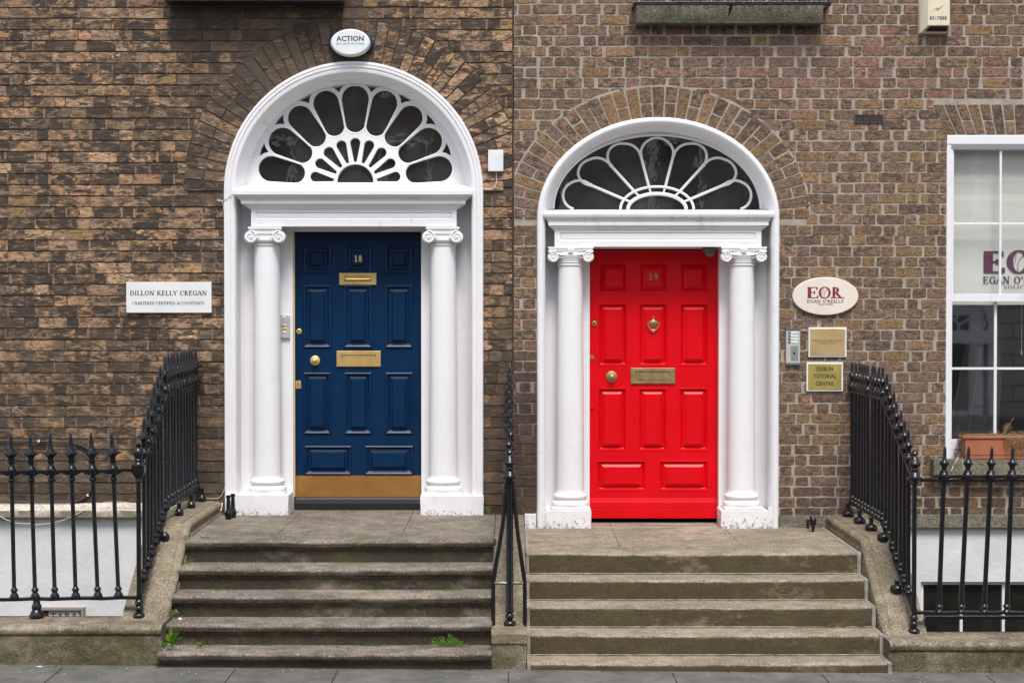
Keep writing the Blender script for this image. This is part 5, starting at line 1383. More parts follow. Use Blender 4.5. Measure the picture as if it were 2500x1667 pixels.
# ------------------------------------------------------------ signs and boxes on the walls
def ellipse_prism(mb, cx, cz, a, b, y0, y1, n=48, bev=.004):
    rows = []
    for yy, g in ((y1, 0), (y0 + bev, 0), (y0 + bev * .3, bev * .4), (y0, bev)): rows.append([(cx + (a - g) * math.cos(2 * math.pi * i / n), yy, cz + (b - g) * math.sin(2 * math.pi * i / n)) for i in range(n)])
    mb.strip(rows, True); mb.add(rows[-1], [tuple(range(n))])
sg = empty('wall_sign', V(412, 764, -.03)); tag(sg, 'white rectangular board with two lines of dark capitals left of the navy door', 'sign')
mb = MB(); mb.pbox(308.5, 516, 688.5, 763.5, -.032, -.008); mb.build('board', 'marble', sg, bevel=.002)
Y0 = -.0325
lettering('lettering', sg, M['ink'], text_polys_serif('DILLON KELLY CREGAN', w=.17, t=.09, sw=.26, track=.06), (318, 504.5, 709.5, 721.5), Y0)
lettering('lettering', sg, M['ink'], text_polys_serif('CHARTERED CERTIFIED ACCOUNTANTS', w=.17, t=.09, sw=.26, track=.05), (323, 499.5, 736.3, 744), Y0)
sg = empty('wall_sign', V(2015, 770, -.03)); tag(sg, 'cream oval sign with maroon monogram on the brick right of the red door', 'sign')
mb = MB(); a = P(1934.7, 723, -.035); b = P(2096, 723, -.035); ellipse_prism(mb, (a[0] + b[0]) / 2, P(0, 723, -.035)[1], (b[0] - a[0]) / 2, (Zz(676, -.035) - Zz(769, -.035)) / 2, -.038, -.008, bev=.006); mb.build('board', 'cream_s', sg)
Y0 = -.0385; K = 250 / 1188
def zs(x, y): return 1900 + x * K, 650 + y * K
for ch, x0, x1 in (('E', 337, 465), ('O', 468, 610), ('R', 607, 768)):
    a = zs(x0, 241 if ch != 'O' else 237); b = zs(x1, 371 if ch != 'O' else 376); lettering('monogram', sg, M['maroon'], text_polys_serif(ch, w=.20 if ch != 'O' else .15, t=.08, sw=.48), (a[0], b[0], a[1], b[1]), Y0)
a = zs(468, 237); b = zs(610, 376); ball_lines(sg, M['maroon'], a[0], b[0], a[1], b[1], Y0, .0022)
a = zs(337, 388); b = zs(765, 426); lettering('lettering', sg, M['ink'], text_polys_serif("EGAN O'REILLY", w=.17, t=.09, sw=.26, track=.05), (a[0], b[0], a[1], b[1]), Y0)
a = zs(460, 432); b = zs(638, 452); lettering('lettering', sg, M['ink'], text_polys_serif('SOLICITORS', w=.17, t=.09, sw=.26, track=.05), (a[0], b[0], a[1], b[1]), Y0)
def plate(px0, px1, py0, py1, label, mface, border):
    s_ = empty('brass_plaque', V((px0 + px1) / 2, py1, -.03)); tag(s_, label, 'plaque')
    mb = MB(); mb.pbox(px0, px1, py0, py1, -.026, -.008); mb.build('backing', 'marble', s_, bevel=.002)
    mb = MB(); mb.pbox(px0 + border, px1 - border, py0 + border, py1 - border, -.030, -.0255); mb.build('face', mface, s_, bevel=.001); return s_
p1 = plate(1974, 2067, 799, 871.5, 'polished brass plaque with two small engraved lines below the oval sign', 'plateA', 3.5)
lettering('lettering', p1, M['ink'], text_polys_serif('International Business School', w=.13, t=.06, sw=.26, small=.78, track=.03), (1985, 2056, 829, 834), -.0305)
lettering('lettering', p1, M['ink'], text_polys_serif('STUDENT CENTRE', w=.12, t=.06, sw=.26, track=.1), (1999, 2043.5, 836.8, 839.8), -.0305)
p2 = plate(1969, 2058.5, 884, 955, 'yellow brass plaque with three lines of bold capitals, lower of the pair', 'plateB', 4)
K2 = 120 / 1107
for tx, x0, x1, y0, y1 in (('DUBLIN', 310, 680, 972, 1064), ('TUTORIAL', 243, 755, 1135, 1228), ('CENTRE', 290, 690, 1303, 1394)):
    lettering('lettering', p2, M['ink'], text_polys_sans(tx, spacing=1.1), (1960 + x0 * K2, 1960 + x1 * K2, 790 + y0 * K2, 790 + y1 * K2), -.0305)
for px_, py_ in ((1978, 892), (2051, 891), (1978, 946), (2051, 947)): mb = MB(); c = P(px_, py_, -.03); mb.lathe([(.004, 0), (.003, .002)], (c[0], -.030, c[1]), 8, 'y'); mb.build('screw', 'brassA', p2)
ic = empty('intercom_panel', V(1935, 891, -.03)); tag(ic, 'grey metal intercom with four name buttons beside the brass plaques', 'intercom')
mb = MB(); mb.pbox(1919, 1953.5, 806, 886, -.030, -.008); mb.build('face', 'alu', ic, bevel=.001)
mb = MB(); mb.pbox(1918.5, 1954, 800.5, 806, -.034, -.008); mb.pbox(1918.5, 1954, 886, 891.5, -.034, -.008); mb.build('end_cap', 'dgrey', ic, bevel=.001)
for k, yy in enumerate((769, 805, 841, 877)):
    a = zs(146, yy - 11); b = zs(232, yy + 11); mb = MB(); mb.pbox(a[0], b[0], a[1], b[1], -.0325, -.030); mb.build('name_label', 'label', ic)
    a = zs(128, yy); c = P(a[0], a[1], -.03); mb = MB(); mb.lathe([(.010, 0), (.010, .004), (.004, .006), (.0005, .006)], (c[0], -.030, c[1]), 12, 'y'); mb.box(c[0], c[0] + .012, -.0325, -.030, c[1] - .005, c[1] + .005); mb.build('call_button', 'dgrey', ic)
mb = MB()
for i in range(15):
    yy = 930 + i * 11.6; a = zs(146, yy - 2.2); b = zs(230, yy + 2.2)
    if 6 <= i <= 8: a2 = zs(170, yy); b2 = zs(206, yy); mb.pbox(a[0], a2[0], a[1], b[1], -.0308, -.030); mb.pbox(b2[0], b[0], a[1], b[1], -.0308, -.030)
    else: mb.pbox(a[0], b[0], a[1], b[1], -.0308, -.030)
c = zs(187, 1010); c = P(*c, -.03); mb.lathe([(.011, 0), (.011, .0015), (.004, .002)], (c[0], -.030, c[1]), 12, 'y'); mb.build('speaker_slots', 'black', ic)
# intercom by the navy door
ic = empty('door_entry_phone', V(696, 826, YB - .02)); tag(ic, 'grey plastic door phone with two oval buttons beside the navy door', 'intercom')
a = P(684, 825.5, YB - .02); b = P(707.5, 768, YB - .02); w_ = b[0] - a[0]; cxx = (a[0] + b[0]) / 2
mb = MB(); pts = [(a[0], a[1]), (b[0], a[1]), (b[0], b[1] - .015)] + [(cxx + w_ / 2 * math.cos(R(t)), b[1] - .015 + .015 * math.sin(R(t))) for t in range(0, 181, 15)][1:]
mb.prism(pts, YB - .024, YB); mb.build('body', 'alu', ic, bevel=.004)
mb = MB()
for i in range(8):
    for j in range(6): mb.box(cxx - .022 + j * .008, cxx - .0195 + j * .008, YB - .0248, YB - .024, b[1] - .05 - i * .007, b[1] - .0475 - i * .007)
mb.build('speaker_holes', 'dgrey', ic)
for zz in (P(0, 794.5, YB)[1], P(0, 802.5, YB)[1]):
    mb = MB(); ellipse_prism(mb, cxx - .004, zz, .022, .010, YB - .028, YB - .022, 20, .002); mb.build('push_button', 'brass', ic)
mb = MB(); ellipse_prism(mb, cxx - .004, P(0, 810.5, YB)[1], .014, .010, YB - .028, YB - .022, 20, .003); ellipse_prism(mb, cxx - .004, P(0, 774, YB)[1], .014, .009, YB - .028, YB - .022, 20, .003); mb.build('indicator', 'marble', ic)
# alarm bell box (oval)
ab = empty('alarm_box', V(856, 137, -.1)); tag(ab, 'oval white alarm box with navy back plate above the blue door arch', 'alarm box')
K3 = 150 / 2352
def z5(x, y): return 780 + x * K3, 50 + y * K3
def ell(px0, px1, py0, py1, y0, y1, m_, nm, par, bev):
    a = P(px0, py1, y0); b = P(px1, py0, y0); mb = MB(); ellipse_prism(mb, (a[0] + b[0]) / 2, (a[1] + b[1]) / 2, (b[0] - a[0]) / 2, (b[1] - a[1]) / 2, y0, y1, 48, bev); return mb.build(nm, m_, par, smooth=True)
a = z5(325, 340); b = z5(2055, 1375); ell(a[0], b[0], a[1] + 1, b[1], -.050, -.008, 'navyplastic', 'back_plate', ab, .006)
a = z5(422, 325); b = z5(1930, 1365); ell(a[0], b[0], a[1], b[1], -.115, -.048, 'cream_s' if False else 'plastic', 'front_cover', ab, .014)
a = z5(645, 600); b = z5(1695, 800); lettering('lettering', ab, M['inkb'], text_polys_sans('ACTION', spacing=1.05), (a[0], b[0], a[1], b[1]), -.1155)
a = z5(630, 858); b = z5(1705, 942); lettering('lettering', ab, M['teal'], text_polys_sans('SECURITY SYSTEMS', spacing=1.05), (a[0], b[0], a[1], b[1]), -.1155)
# alarm box (tall cream)
ab = empty('alarm_box', V(2285, 81, -.1)); tag(ab, 'tall cream alarm box with red lightning bolt at the upper right of the wall', 'alarm box')
K4 = 130 / 2038
def z6(x, y): return 2220 + x * K4, y * K4
x0, z0 = P(*z6(440, 1262), -.10); xa = P(*z6(692, 990), -.10)[0]; xb = P(*z6(1520, 970), -.10)[0]; x1 = P(*z6(1600, 1200), -.10)[0]; zt = z0 + .62; zf = P(*z6(0, 985), -.12)[1]
mb = MB()
fr = [(xa, zt), (xb, zt), (xb, zf), (xa, zf)]
y_b, y_f = -.008, -.125
vs = [(x0, y_b, z0), (x1, y_b, z0), (x1, y_b, zt), (x0, y_b, zt), (xa, y_f, zf), (xb, y_f, zf), (xb, y_f, zt), (xa, y_f, zt), (x0 + .004, -.06, z0 + .004), (x1 - .004, -.06, z0 + .004)]
mb.add(vs, [(0, 8, 4, 7, 3), (1, 2, 6, 5, 9), (4, 5, 6, 7), (0, 1, 9, 8), (3, 7, 6, 2), (8, 9, 5, 4)]); mb.build('cover', 'cream', ab, bevel=.004)
mb = MB(); u = .14; A_ = Vector((x0 + .004, -.06, z0 + .004)); B_ = Vector((x1 - .004, -.06, z0 + .004)); C_ = Vector((xb, y_f, zf)); D_ = Vector((xa, y_f, zf))
def bl(s_, t): return A_.lerp(B_, s_).lerp(D_.lerp(C_, s_), t) + Vector((0, -.002, -.001))
mb.add([bl(.16, .2), bl(.88, .2), bl(.93, .45), bl(.88, .88), bl(.14, .88), bl(.10, .45)], [tuple(range(6))]); mb.build('sounder_grille', 'black', ab)
mb = MB()
def z6w(x, y): q = z6(x, y); return P(q[0], q[1], y_f - .001)
pts = [z6w(820, 505), z6w(1065, 290), z6w(1085, 360), z6w(1370, 165), z6w(1070, 440), z6w(1040, 345)]
mb.add([(p[0], y_f - .001, p[1]) for p in pts], [(0, 5, 1), (1, 5, 4, 2), (2, 4, 3)]); mb.build('lightning_bolt', 'redink', ab)
a = z6(785, 632); b = z6(1435, 775); lettering('lettering', ab, M['greenink'], text_polys_sans('8317888', spacing=1.15), (a[0], b[0], a[1], b[1]), y_f - .001)
# junction box and cable
jb = empty('junction_box', V(1210, 419, -.04)); tag(jb, 'small white junction box with cable on brick right of the blue door arch', 'junction box')
mb = MB(); mb.pbox(1191.7, 1228.8, 366.5, 418.5, -.055, -.008); mb.build('box_cover', 'plastic', jb, bevel=.004)
mb = MB(); mb.tube([V(*q, -.02) for q in ((1211, 418), (1212, 428), (1212.5, 445), (1209, 457), (1200, 462), (1185, 462), (1165, 458), (1150, 454))], .0042, 6); mb.build('cable', 'cablew', jb, smooth=True)
for px_, py_ in ((1195.5, 371), (1225, 371), (1195.5, 414), (1225, 414)): mb = MB(); c = P(px_, py_, -.055); mb.lathe([(.0035, 0), (.003, .001)], (c[0], -.055, c[1]), 8, 'y'); mb.build('screw', 'alu', jb)
mb = MB(); mb.tube([V(*q, -.045) for q in ((576, 464), (570, 470), (562, 478), (552, 486), (542, 491), (533, 491), (529, 489), (533, 486), (541, 490), (546, 500), (546, 512))], .0028, 6)
tag(mb.build('loose_cable', 'cablew', smooth=True), 'thin white cable loop hanging at the left end of the blue door cornice', 'cable')
mb = MB(); mb.tube([V(*q, -.02) for q in ((551, 1180), (547, 1196), (541, 1209), (532, 1216), (515, 1217), (497, 1214))], .0026, 6)
tag(mb.build('loose_cable', 'cablew', smooth=True), 'thin pale cable curling over the brick beside the foot of the blue door frame', 'cable')
mb = MB(); K7 = 500 / 2352
pts = [(0, 517), (60, 550), (150, 585), (240, 600), (350, 603), (440, 612), (520, 603), (640, 585), (740, 555), (830, 517), (900, 485), (1000, 430), (1100, 380), (1220, 354), (1360, 350), (1480, 362), (1580, 388), (1660, 400)]
mb.tube([V(x * K7, 1150 + y * K7, -.085) for x, y in [(-60, 480)] + pts], .0030, 6); tag(mb.build('hanging_cable', 'cablew', smooth=True), 'white cable sagging over the pale ledge behind the left front railing', 'cable')
mb = MB(); K8 = 360 / 2352
pts = [(-100, 228), (100, 235), (300, 238), (600, 240), (850, 248), (1100, 258), (1230, 272), (1320, 310), (1400, 360), (1470, 460), (1500, 650), (1500, 850), (1470, 1000), (1400, 1100), (1320, 1165), (1250, 1190), (1150, 1203), (900, 1207), (500, 1203), (-50, 1200)]
mb.tube([V(x * K8, 1040 + y * K8, -.022) for x, y in pts], .0085, 6); ca = empty('wall_cable', V(200, 1225, -.02)); tag(ca, 'dark cable clipped along the sooty bricks and curving down behind the left railing', 'cable')
mb.build('cable', 'cabled', ca, smooth=True)
for x, y in ((617, 238), (1398, 1100)): mb = MB(); c = V(x * K8, 1040 + y * K8, -.03); mb.box(c[0] - .008, c[0] + .008, -.034, -.008, c[2] - .009, c[2] + .009); mb.build('cable_clip', 'plastic', ca)
# dome camera under the lintel of 19
dc = empty('dome_camera', V(1730, 607, .12)); tag(dc, 'small dark dome camera at the top corner of the red door', 'camera')
c = P(1730, 609.5, .17); mb = MB(); mb.lathe([(.058, .02), (.058, -.002), (.054, -.010), (.052, -.012)], (c[0], .12, c[1] - .004), 24); mb.build('camera_base', 'dgrey', dc, smooth=True)
mb = MB(); mb.lathe([(.050 * math.cos(R(t)), -.052 * math.sin(R(t)) - .001) for t in range(0, 90, 10)] + [(.0005, -.053)], (c[0], .12, c[1] - .014), 24); mb.build('camera_dome', mat('smoked_dome', (.10, .095, .095), 5, .12, bs=0, spec=.8), dc, smooth=True)
# TARA sign on the basement wall
ts = empty('basement_sign', V(145, 1530, -.05)); tag(ts, 'small white name board in a brown frame low behind the left plinth wall', 'sign')
K9 = 200 / 2352
def z9(x, y): return 60 + x * K9, 1440 + y * K9
a = z9(455, 505); b = z9(1705, 900); mb = MB(); 
mb.pbox(a[0], b[0], a[1], a[1] + 7, -.06, -.012); mb.pbox(b[0] - 8, b[0], a[1] + 7, b[1], -.058, -.012); mb.pbox(a[0], a[0] + 4, a[1] + 7, b[1], -.058, -.012); mb.build('frame', mat('pinkish_stone_frame', (.30, .235, .21), 8, .8), ts, bevel=.003)
mb = MB(); mb.pbox(a[0] + 4, b[0] - 8, a[1] + 7, b[1], -.02, -.014); mb.build('backboard', 'wood', ts)
a = z9(690, 598); b = z9(1575, 860); mb = MB(); mb.pbox(a[0], b[0], a[1], b[1], -.032, -.02); mb.build('name_board', 'marble', ts, bevel=.001)
a = z9(742, 650); b = z9(1525, 835); lettering('lettering', ts, M['dgrey'], text_polys_sans('TARA', spacing=1.25), (a[0], b[0], a[1], b[1]), -.0325)
# boot scrapers
bsr = empty('boot_scraper', V(563, 1275, -.42)); tag(bsr, 'black cast iron double boot scraper on the landing beside the navy door', 'boot scraper')
for px_, py0, py1, yy in ((557.5, 1208, 1277, -.34), (568.5, 1204.5, 1270, -.24)):
    x, zt = P(px_, py0, yy); zb = LZ - .002; h = zt - zb; mb = MB()
    mb.lathe([(.022, 0), (.024, h * .10), (.030, h * .16), (.032, h * .24), (.024, h * .34), (.018, h * .42), (.017, h * .70), (.014, h * .84), (.020, h * .92), (.020, h * .97), (.014, h)], (x, yy, zb), 14); mb.build('scraper_post', 'iron', bsr, smooth=True)
mb = MB(); x, _ = P(563.5, 1240, -.3); mb.box(x - .006, x + .006, -.34, -.24, LZ + .06, LZ + .075); mb.build('scraper_blade', 'iron', bsr)
bsr = empty('boot_scraper', V(1983, 1304, -.3)); tag(bsr, 'slim black iron boot scraper on the landing right of the red door', 'boot scraper')
K10 = 400 / 1742
def zc8(x, y): return 1900 + x * K10, 1200 + y * K10
rows = []; mb = MB(); yy = -.28
zb = RZ
def zq(y): return P(1983, 1200 + y * K10, yy)[1]
out = [(345, 250), (352, 256), (358, 290), (372, 300), (384, 300), (384, 280), (400, 278), (402, 352), (388, 358), (384, 400), (378, 420), (390, 440), (395, 462), (335, 462), (342, 440), (356, 420), (354, 380), (340, 340), (332, 300), (338, 262)]
mb.prism([P(*zc8(x, y), yy) for x, y in out][::-1], yy - .012, yy + .012); mb.build('scraper_post', 'iron', bsr, bevel=.003)
mb = MB(); c = P(*zc8(365, 330), yy); mb.box(c[0] - .004, c[0] + .004, yy + .012, yy + .22, c[1] - .03, c[1] - .01); mb.box(c[0] - .008, c[0] + .008, yy + .2, yy + .225, zb, c[1]); mb.build('scraper_blade', 'iron', bsr)

# ------------------------------------------------------------ planter and plants
pt_ = empty('window_box', V(2430, 1120, -.05)); tag(pt_, 'terracotta window box of dry plants on the stone window sill', 'planter')
K11 = 280 / 2352
def z11(x, y): return 2220 + x * K11, 1020 + y * K11
yb0, yb1 = -.09, .055
zb = Zz(1120, -.08); zr0 = P(*z11(1100, 425), -.09)[1]; zr1 = P(*z11(1100, 368), -.09)[1]; xr0 = P(*z11(1100, 400), -.095)[0]; xb0 = P(*z11(1150, 700), -.09)[0]; xe = xr0 + .66
mb = MB(); mb.box(xb0, xe - .015, yb0, yb1, zb + .030, zr0); mb.box(xb0 + .004, xe - .02, yb0 + .004, yb1 - .004, zb, zb + .029); mb.build('box_body', 'terra', pt_, bevel=.004)
mb = MB(); mb.box(xr0, xe, yb0 - .010, yb1 + .008, zr0, zr1); mb.build('box_rim', 'terra', pt_, bevel=.004)
mb = MB(); rough_block(mb, xr0 + .012, xe - .012, yb0, yb1, zr1 - .02, zr1 + .008, .006, (50, 10, 3)); mb.build('soil', 'soil', pt_)
def tuft(mb, c, n, h, spread, wd=.002, lean=0):
    for i in range(n):
        a = random.uniform(0, 2 * math.pi); r = random.random() * spread * .4; hh = h * random.uniform(.5, 1.1); ln = spread * random.uniform(.2, 1)
        b0 = Vector((c[0] + r * math.cos(a), c[1] + r * math.sin(a) * .5, c[2])); tip = b0 + Vector((math.cos(a) * ln + lean, math.sin(a) * ln * .5, hh)); mid = (b0 + tip) / 2 + Vector((0, 0, hh * .18)); s_ = Vector((math.sin(a), -math.cos(a), 0)) * wd
        s_ = Vector((wd, 0, 0)) if random.random() < .5 else s_
        mb.add([b0 - s_, b0 + s_, mid + s_ * .8, tip, mid - s_ * .8], [(0, 1, 2, 3, 4)])
def leaves(mb, c, n, rad, size, up=.5, flat=.5):
    for i in range(n):
        a = random.uniform(0, 2 * math.pi); r = rad * math.sqrt(random.random()); p = Vector((c[0] + r * math.cos(a), c[1] + r * math.sin(a) * flat, c[2] + random.uniform(-.6, 1) * rad * up))
        d = Vector((random.uniform(-1, 1), random.uniform(-1, .2), random.uniform(-.3, .9))).normalized() * size * random.uniform(.5, 1.2); s_ = d.cross(Vector((random.uniform(-.4, .4), 1, random.uniform(-.5, .5)))).normalized() * size * .3
        mb.add([p, p + d * .45 + s_, p + d, p + d * .45 - s_], [(0, 1, 2, 3)])
mb = MB()
for i in range(14):
    x = P(2420 + i * 10, 1060, 0)[0]
    if x > xe: break
    tuft(mb, (x, random.uniform(-.08, .03), zr1), 5, .05, .03, .0012)
c0 = P(2446, 1060, -.04)
for i in range(9):
    tx = c0[0] + random.uniform(-.01, .09); tz = c0[1] + random.uniform(.05, .13); mb.tube([(c0[0] + random.uniform(-.01, .02), -.05, zr1), ((c0[0] + tx) / 2, -.06, (zr1 + tz) / 2 + .01), (tx, -.05, tz)], .0016, 4); leaves(mb, (tx, -.05, tz), 8, .018, .010)
for i in range(130):
    x = P(random.uniform(2450, 2560), 1060, -.1)[0]; ln = random.uniform(.03, .17); dx = random.uniform(-.03, .03)
    mb.tube([(x, -.085, zr1 + .005), (x + dx * .4, -.108 - random.uniform(0, .02), zr1 - ln * .4), (x + dx, -.104 - random.uniform(0, .02), zr1 - ln)], .0011, 4); leaves(mb, (x + dx * .6, -.112, zr1 - ln * random.uniform(.1, 1)), 6, .016, .012)
for i in range(160): leaves(mb, (random.uniform(xr0 + .005, xe), random.uniform(-.10, .02), zr1 + random.uniform(0, .010)), 3, .008, .009)
mb.build('dry_plant', 'dry', pt_)
mb = MB()
for px_, py_, n_ in ((2462, 1063, 26), (2496, 1056, 26), (2515, 1058, 20)): c = P(px_, py_, -.06); leaves(mb, (c[0], -.06, c[1]), n_, .022, .014)
mb.build('green_shoots', 'leaf', pt_)
mb = MB()
for px_, py_ in ((2474, 1054), (2480, 1056), (2487, 1055), (2491, 1053)): c = P(px_, py_, -.08); leaves(mb, (c[0], -.08, c[1]), 5, .005, .006)
mb.build('small_flowers', 'flower', pt_)
mb = MB()
for i in range(26):
    u = random.random(); px_ = 2352 - 18 * u + random.uniform(-7, 4); py_ = 1062 + 55 * u; c = P(px_, py_, -.03); leaves(mb, (c[0], -.03, c[1]), 16, .022, .011, 1)
tag(mb.build('dead_plant', 'ddry'), 'brown dead plant trailing at the left end of the terracotta window box', 'plant')
mb = MB()
for (x0_, y0_, x1_, y1_, r_) in ((1003, 805, 925, 945, .0040), (910, 960, 860, 1090, .0040), (1080, 815, 1100, 1080, .0022)):
    a = z11(x0_, y0_); b = z11(x1_, y1_); mb.tube([V(*a, -.10), V((a[0] + b[0]) / 2 + .4, (a[1] + b[1]) / 2, -.122), V(*b, -.122)], r_, 6)
tag(mb.build('dry_twigs', 'litter'), 'pale broken twigs hanging over the stone window sill', 'twigs')

def weed(name, label, px_, py_, Y, n, h, sp, kind='grass', m='leaf', lean=0, flowers=0):
    x, z = P(px_, py_, Y); e = None; mb = MB()
    if kind == 'grass': tuft(mb, (x, Y, z), n, h, sp, .0016, lean)
    elif kind == 'moss':
        for i in range(n): blob(mb, (x + random.gauss(0, sp * .45), Y + random.uniform(-.004, .006), z + random.uniform(-.002, h * .4)), random.uniform(.4, 1) * h * .6, 7, 5, jit=.25)
        tuft(mb, (x, Y, z), n * 4, h * 1.4, sp, .0010)
    else: leaves(mb, (x, Y, z), n, sp, h)
    o = mb.build(name, m); tag(o, label, 'weed', 'weeds growing in the stone joints'); return o
def kz(k): return nosL[k]
# leafy weed at the left foot of the stairs
def broad(px_, py_, Y, leaf_list, label):
    x0_, z0_ = P(px_, py_, Y); mb = MB()
    for dx, dz, w_ in leaf_list:
        d = Vector((dx, -.03, dz)); L_ = d.length; s_ = d.cross(Vector((0, 1, .3))).normalized() * w_; b = Vector((x0_, Y, z0_)); pts = [b, b + d * .35 + s_ * .8, b + d * .65 + s_, b + d * .88 + s_ * .5, b + d, b + d * .88 - s_ * .5, b + d * .65 - s_, b + d * .35 - s_ * .8]
        pts = [p + Vector((0, -.02 * math.sin(i), 0)) for i, p in enumerate(pts)]
        mb.add(pts, [(0, 1, 2, 3, 4, 5, 6, 7)])
    o = mb.build('broad_leaf_weed', 'leaf', fix=False); tag(o, label, 'weed', 'weeds growing in the stone joints'); return o
broad(414, 1566, -2.40, [(.02, .085, .013), (.07, .075, .012), (.09, .04, .014), (.05, .02, .018), (.085, .0, .018), (-.01, .06, .014), (.0, .03, .016), (.035, -.03, .012), (-.005, -.03, .012), (.04, .055, .012), (.015, .11, .009), (.06, .10, .008)], 'bright green broad leaf weed at the lower left end of the navy door steps')
broad(486, 1576, -2.32, [(.015, .03, .008), (.03, .015, .008), (-.02, .012, .008), (-.005, .03, .007), (.03, .002, .006)], 'small green seedling on the tread near the left of the lowest steps')
mb = MB()
for i in range(60):
    u = random.random(); c = P(404 - 24 * u + random.uniform(-7, 7), 1568 + 52 * u, -2.44); leaves(mb, (c[0], -2.44, c[1]), 4, .008, .011)
cw = mb.build('creeping_weed', 'leaf'); tag(cw, 'creeping small leaved weed with pale flowers hanging at the corner of the left plinth wall', 'weed', 'weeds growing in the stone joints')
mb = MB()
for i in range(14): u = random.random(); c = P(402 - 22 * u + random.uniform(-8, 8), 1575 + 40 * u, -2.455); leaves(mb, (c[0], -2.455, c[1]), 2, .003, .007)
mb.build('petals', 'flower', cw)
mb = MB()
for i in range(34):
    u = random.random(); c = P(452 + 10 * random.uniform(-1, 1) + 12 * u, 1322 - 16 * u, -1.60); leaves(mb, (c[0], -1.585, c[1]), 3, .007, .009)
tag(mb.build('creeping_weed', 'leaf'), 'pale green creeping weed at the left end of the top step', 'weed', 'weeds growing in the stone joints')
mb = MB()
for i in range(24):
    u = random.random(); c = P(455 + 20 * u, 1372 - 12 * random.random(), -1.74); leaves(mb, (c[0], -1.765, c[1]), 3, .007, .009)
tag(mb.build('creeping_weed', 'leaf'), 'pale green creeping weed at the left end of the second step', 'weed', 'weeds growing in the stone joints')
broad(430, 1500, -2.02, [(.0, .045, .010), (.02, .03, .010), (-.01, .02, .010), (.022, .008, .008)], 'small leafy weed at the left end of the third step')
mb = MB(); c = P(1095, 1584, -2.28)
for i in range(110):
    a = random.uniform(-1, 1); hh = random.uniform(.02, .115) * (1 - abs(a) * .55); x = c[0] + a * .05; tx = x + a * random.uniform(.03, .12); mb.tube([(x, -2.29, c[1] - .004), ((x + tx) / 2, -2.30, c[1] + hh * .6), (tx, -2.305, c[1] + hh)], .0013, 4)
    leaves(mb, (tx, -2.305, c[1] + hh), 3, .010, .010)
tag(mb.build('weed_clump', 'leaf'), 'wiry green weed clump on the right part of the lowest step', 'weed', 'weeds growing in the stone joints')
for px_, py_, Y, lab, n_, h_, sp_ in ((663, 1632, -2.44, 'grass tuft growing in the pavement crack below the middle of the worn steps', 14, .03, .04), (1020, 1630, -2.44, 'grass tuft growing in the pavement crack right of the wiry weed', 22, .035, .035), (440, 1627, -2.44, 'thin grass at the foot of the left end of the worn steps', 8, .02, .03),
        (1266, 1642, -2.47, 'tiny grass tuft in front of the granite pier', 10, .016, .015), (190, 1630, -2.44, 'low grass at the foot of the left plinth wall', 14, .022, .03), (295, 1630, -2.44, 'green weed at the foot of the left plinth wall near its right end', 26, .022, .035),
        (1192, 1252, -.06, 'green grass at the foot of the wall between the doors', 26, .05, .028), (10, 1632, -2.44, 'low grass in the pavement joint at the left edge', 16, .018, .04), (845, 1505, -2.07, 'short grass on the tread in the middle of the worn steps', 18, .025, .05)):
    weed('grass_tuft', lab, px_, py_, Y, n_, h_, sp_)
for px_, k, lab, w_ in ((497, 0, 'moss patch at the left of the landing edge', .035), (578, 1, 'moss patch under the first riser left of centre', .02), (1049, 1, 'moss patch under the first riser near its right end', .022), (742, 3, 'moss patch under the third riser', .022), (905, 2, 'moss line under the second riser', .09), (1090, 2, 'dark moss line under the second riser near its right end', .12), (530, 2, 'moss patch under the second riser at its left', .05), (900, 4, 'moss line under the fourth riser', .12), (648, 4, 'moss patch under the fourth riser left of the wiry weed', .05)):
    yn = nosL[k][0] + (.27 if k == 0 else .265 + 0); 
    yq = nosL[max(0, k - 1)][0] + .026 if k else nosL[0][0] + .12
    x = (px_ - 1250) * (yq + D) / F; z = nosL[k][1]
    mb = MB(); n_ = int(w_ * 300)
    for i in range(n_): blob(mb, (x + random.uniform(-w_, w_), yq + random.uniform(-.004, .004), z + .0), random.uniform(.003, .008), 6, 4, sx=1.5, jit=.2)
    tuft(mb, (x, yq, z), n_ * 2, .012, w_, .0009)
    tag(mb.build('moss_patch', 'moss'), lab, 'moss', 'moss on the worn steps')
# pebbles and chips
mb = MB()
for i in range(46):
    k = random.randint(0, 4); yy = nosL[k][0] + random.uniform(.03, .19); x = random.choice([random.uniform(XL0 + .02, XL0 + .35), random.uniform(XL0, XL1)]); blob(mb, (x, yy, nosL[k][1] + .002), random.uniform(.0015, .0045), 6, 4, sx=1.4, jit=.3)
for i in range(70):
    yy = random.uniform(-2.75, -2.46); x = random.uniform(-3.6, 3.4); blob(mb, (x, yy, pz_(x) + .003), random.uniform(.001, .0035), 6, 4, sx=1.5, jit=.3)
tag(mb.build('stone_chips', 'litter'), 'pale stone chips and grit scattered on the steps and pavement', 'grit', kind='stuff')
mb = MB(); c = P(431, 1512, -2.1); blob(mb, (c[0] + .03, -2.13, nosL[3][1] + .008), .011, 8, 6, sx=1.2, jit=.12); tag(mb.build('pebble', 'marble', smooth=True), 'grey pebble on the left end of the fourth step', 'pebble')
mb = MB(); c = P(100, 1636, -2.48); mb.tube([(c[0] - .02, -2.50, pz_(c[0]) + .006), (c[0] + .014, -2.50, pz_(c[0]) + .006)], .0038, 8); tag(mb.build('cigarette_end', 'marble'), 'white cigarette end on the pavement below the left plinth wall', 'litter')

